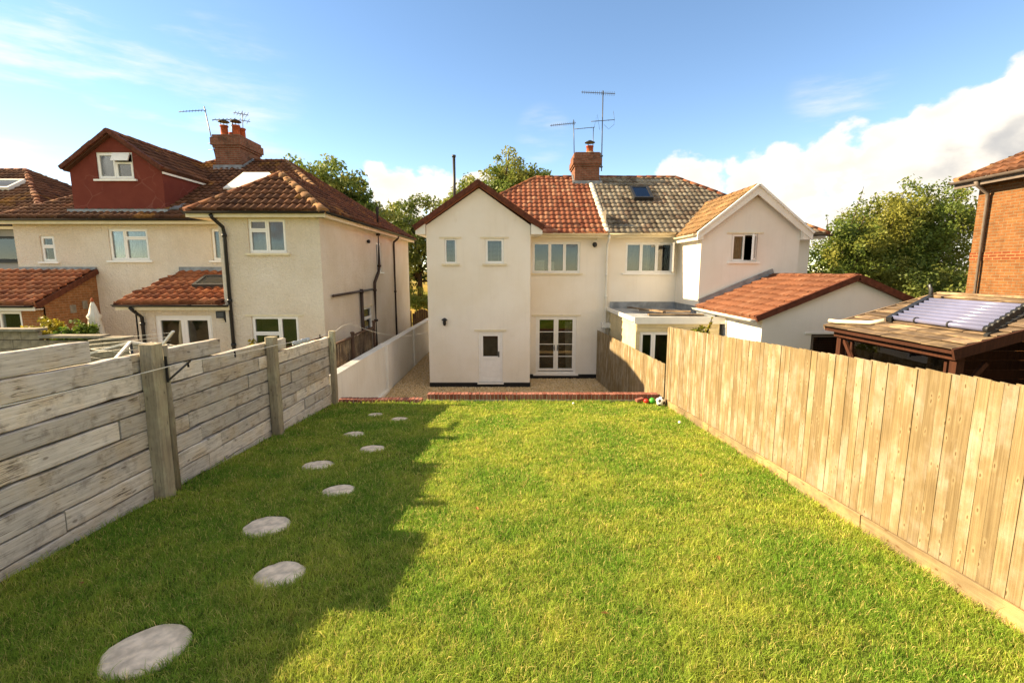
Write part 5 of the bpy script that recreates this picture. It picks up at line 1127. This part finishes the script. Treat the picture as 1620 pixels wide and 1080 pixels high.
# ------------------------------------------------------------------ trees and shrubs
def plant(name, label, cat, base, blobs, n, leaf, mat, group=None, trunk=.16, clump=.55, spikes=(), limbs=10, fill=.35):
    t = thing(name, label, cat, base, group); base = V3(base); bl = np.array(blobs, float)
    vol = bl[:, 3] * bl[:, 4] * bl[:, 5]; w = vol ** .75; w /= w.sum(); nc = max(12, n // 60)
    ci = rng.choice(len(bl), nc, p=w); d = rng.normal(size=(nc, 3)); d /= np.linalg.norm(d, axis=1)[:, None]
    rad = np.where(rng.random(nc) < fill, rng.uniform(.3, .8, nc), rng.uniform(.78, 1.05, nc)) * (1 + .18 * rng.normal(size=nc).clip(-1.5, 1.5))
    cc = bl[ci, :3] + d * rad[:, None] * bl[ci, 3:]; cs = clump * rng.uniform(.6, 1.3, nc)
    if len(spikes):
        for (a, b_, k) in spikes:
            tt = rng.random(k); cc = np.concatenate([cc, np.array(a)[None] * (1 - tt[:, None]) + np.array(b_)[None] * tt[:, None]]); cs = np.concatenate([cs, clump * .38 * (1.1 - .6 * tt)])
    per = rng.choice(len(cc), n, p=(cs ** 2) / (cs ** 2).sum()); q = rng.normal(size=(n, 3)); q /= np.linalg.norm(q, axis=1)[:, None]
    p = cc[per] + q * (cs[per] * rng.random(n) ** .45)[:, None] * np.array([1, 1, .8])
    nrm = rng.normal(size=(n, 3)) * .8 + q * .6 + np.array([0, 0, .5]); nrm /= np.linalg.norm(nrm, axis=1)[:, None]
    a = np.cross(nrm, rng.normal(size=(n, 3))); a /= np.linalg.norm(a, axis=1)[:, None]; b2 = np.cross(nrm, a); s = leaf * rng.uniform(.6, 1.35, n)[:, None]
    V = np.stack([p - a * s * .5, p + b2 * s * .28 + nrm * s * .06, p + a * s * .5, p - b2 * s * .28 + nrm * s * .06], 1).reshape(-1, 3); F = np.arange(n * 4).reshape(-1, 4)
    np_mesh('crown', V, F, mat, t, kind='stuff')
    bm = BM(); ctr = V3(bl[:, :3].mean(0)); top = base.lerp(ctr, .75); mid = base.lerp(top, .5) + V3((random.uniform(-.15, .15), random.uniform(-.15, .15), 0))
    tube(bm, [base - V3((0, 0, .2)), mid, top], trunk, 8, trunk * .45); bm_obj('trunk', bm, 'bark', t)
    bm = BM()
    for i in rng.choice(nc, min(limbs, nc), replace=False):
        e = V3(cc[i]); s_ = base.lerp(top, random.uniform(.45, 1.)); m_ = s_.lerp(e, .5) + V3((0, 0, .12 * (e - s_).length)); tube(bm, [s_, m_, e], trunk * .4, 5, trunk * .08)
    for (a, b_, k) in spikes: tube(bm, [a, b_], .03, 4, .01)
    bm_obj('limbs', bm, 'bark', t, kind='stuff'); return t
plant('tree', 'broad green tree rising behind the roughcast house', 'tree', (-12.3, 34, .8), [(-12.6, 34, 8.9, 2.6, 2.4, 2.5), (-11.0, 34, 7.6, 2.0, 2, 2.2), (-14.6, 34, 8.2, 1.8, 2, 2.)], 24000, .27, 'leaf_oak', 'trees behind the houses', .3, .6, fill=.5)
plant('tree', 'slender pale green tree between the two houses', 'tree', (-10.6, 45, 2.6), [(-10.7, 45, 8.2, 1.6, 1.8, 1.9), (-9.6, 45, 6.6, 1.5, 1.5, 1.8), (-12.0, 45, 7.2, 1.3, 1.3, 1.6)], 7000, .32, 'leaf_hedge', 'trees behind the houses', .2, .6, (((-10.7, 45, 9), (-11.2, 45, 10.6), 8), ((-9.6, 45, 8), (-9.1, 45, 9.6), 8)), fill=.25)
plant('tree', 'tall rounded tree showing above the gable apex', 'tree', (-1, 40, 2.4), [(-.4, 40, 10.6, 2.2, 2.4, 2.3), (1.9, 40, 10.2, 1.9, 2, 2.), (-3.2, 40, 9.2, 1.9, 2, 1.9), (-5.0, 40, 8.0, 1.5, 1.6, 1.8)], 26000, .27, 'leaf_oak', 'trees behind the houses', .32, .6, fill=.5)
plant('tree', 'dark tree filling the gap above the gravel passage', 'tree', (-7.0, 37, 1.8), [(-7.2, 37, 6.2, 2.4, 2, 3.4), (-5.2, 37.5, 5.2, 1.8, 1.8, 2.8), (-8.8, 38, 5.0, 1.8, 1.8, 2.8)], 12000, .26, 'leaf_dark', 'trees behind the houses', .25, .6)
plant('bush', 'yellow-green bush on the dry bank beyond the gate', 'bush', (-7.0, 34.3, 1.0), [(-7.0, 34.2, 2.1, 1.1, .7, .8), (-6.0, 34.4, 1.8, .7, .6, .6)], 3500, .14, 'leaf_hedge', None, .05, .35)
HT = 'trees behind the garage'
plant('tree', 'spiky young tree left in the hedge, right of the white gable', 'tree', (15.3, 23, 0), [(15.2, 23, 3.6, 1.5, 1.4, 2.5), (16.0, 23.2, 5.0, 1.1, 1.1, 1.4), (16.6, 23.4, 3.4, 1.4, 1.2, 2.)], 20000, .15, 'leaf_hedge', HT, .12, .42, (((15.6, 23, 5.4), (16.2, 23, 8.0), 16), ((15.9, 23, 5.4), (16.8, 23, 7.6), 14), ((15.0, 23, 5), (14.6, 23, 6.7), 9), ((15.4, 23, 5), (15.35, 23, 6.9), 9)))
plant('tree', 'sunlit olive tree in the middle of the hedge behind the garage', 'tree', (18.2, 24.5, 0), [(18.0, 24.4, 5.2, 1.9, 1.6, 2.3), (17.4, 24.2, 2.8, 2.0, 1.4, 2.4), (19.0, 24.6, 6.4, 1.2, 1.2, 1.3), (19.4, 24.4, 4.6, 1.4, 1.2, 2.)], 30000, .155, 'leaf_hedge', HT, .16, .48, (((18.0, 24.4, 6.8), (17.9, 24.4, 7.9), 8), ((19.1, 24.6, 7.2), (19.4, 24.6, 8.2), 7)))
plant('tree', 'tall yellowing tree beside the tan brick house', 'tree', (21, 25, 0), [(21.0, 25, 5.8, 2.0, 1.7, 2.5), (21.8, 24.8, 3.2, 2.0, 1.6, 2.6), (22.6, 25.2, 6.6, 1.5, 1.4, 1.6), (20.3, 24.8, 7.0, 1.1, 1.1, 1.2)], 30000, .155, 'leaf_hedge', HT, .18, .48, fill=.5)
plant('bush', 'dark laurel bush low behind the garage roof', 'bush', (19.2, 21.8, 0), [(18.6, 21.6, 2.3, 1.5, 1., 1.7), (20.4, 21.8, 2.4, 1.5, 1., 1.9), (16.6, 21.6, 1.9, 1.4, .9, 1.5)], 14000, .15, 'leaf_dark', None, .08, .4)
plant('hedge', 'long dark hedge closing off the view behind the garage trees', 'hedge', (18, 27.5, 0), [(14.2, 27.5, 2.0, 1.6, .8, 2.2), (16.5, 27.5, 2.2, 1.6, .8, 2.4), (18.8, 27.5, 2.2, 1.6, .8, 2.5), (21, 27.5, 2.4, 1.6, .8, 2.6), (23.4, 27.5, 2.4, 1.6, .8, 2.6)], 11000, .24, 'leaf_dark', None, .08, .5)
plant('shrub', 'leggy yellow-green shrub over the fence by the clad extension', 'shrub', (5.0, 12.6, 0), [(5.1, 12.6, 2.35, .32, .3, .38), (4.75, 12.6, 2.2, .25, .25, .25)], 650, .09, 'leaf_yellow', None, .03, .14, (((5.1, 12.6, 2.4), (5.25, 12.6, 2.95), 10), ((5.0, 12.6, 2.3), (4.95, 12.6, 2.75), 8)))
plant('shrub', 'small russet shrub tip over the fence', 'shrub', (4.45, 12.4, 0), [(4.45, 12.4, 2.3, .12, .12, .28)], 160, .08, 'leaf_yellow', None, .02, .1)
plant('shrub', 'low green shrub top over the fence before the garage', 'shrub', (5.75, 12.0, 0), [(5.72, 11.9, 2.05, .3, .2, .2)], 320, .09, 'leaf_yellow', None, .03, .12)
plant('shrub', 'rounded green shrub behind the block wall', 'shrub', (-11.1, 12.2, .6), [(-11.15, 12.2, 2.5, .5, .35, .35)], 1800, .09, 'leaf_green', None, .04, .18)
plant('shrub', 'golden shrub behind the higher end of the block wall', 'shrub', (-11.9, 12.2, .6), [(-11.95, 12.2, 2.65, .38, .3, .3)], 1300, .09, 'leaf_yellow', None, .04, .16)
plant('shrub', 'pale flowering shrub below the roughcast house window', 'shrub', (-7.4, 13.7, .6), [(-7.5, 13.7, 1.9, .3, .2, .35), (-6.9, 13.75, 1.85, .25, .2, .3)], 700, .08, 'leaf_yellow', None, .03, .14)
# a few fallen leaves on the lawn
mat_plain('fallen_leaf', hx('8a5f34'), .8, .2, var=.3, vs=20)
LFS = [(.7, 3.3, 'brown fallen leaf on the sunlit grass nearest the camera'), (1.9, 4.1, 'brown fallen leaf on the sunlit grass towards the board fence'), (-.4, 5.2, 'brown fallen leaf just right of the shadow edge'),
       (2.6, 6.3, 'brown fallen leaf close to the middle of the board fence'), (.9, 7.0, 'brown fallen leaf in the middle of the sunlit lawn'), (-3.6, 3.7, 'brown fallen leaf in the shade between sleeper fence and stepping stones')]
for x, y, l in LFS:
    bm = BM(); c = [bm.verts.new((.028 * a, .028 * b_, .004 + .008 * abs(b_))) for a, b_ in ((-1.3, 0), (-.6, .55), (.4, .6), (1.2, 0), (.4, -.6), (-.6, -.55))]; m0 = bm.verts.new((0, 0, 0))
    for i in range(6): bm.faces.new((c[i], m0, c[(i+1) % 6]))
    fix(bm); o_ = bm_obj('fallen_leaf', bm, 'fallen_leaf', loc=(x, y, lawn_z(y) + .036), rot=(random.uniform(-.3, .3), random.uniform(-.3, .3), random.uniform(0, 6))); o_.modifiers.new('solid', 'SOLIDIFY').thickness = .0015
    tag(o_, l, 'leaf', 'fallen leaves on the lawn')
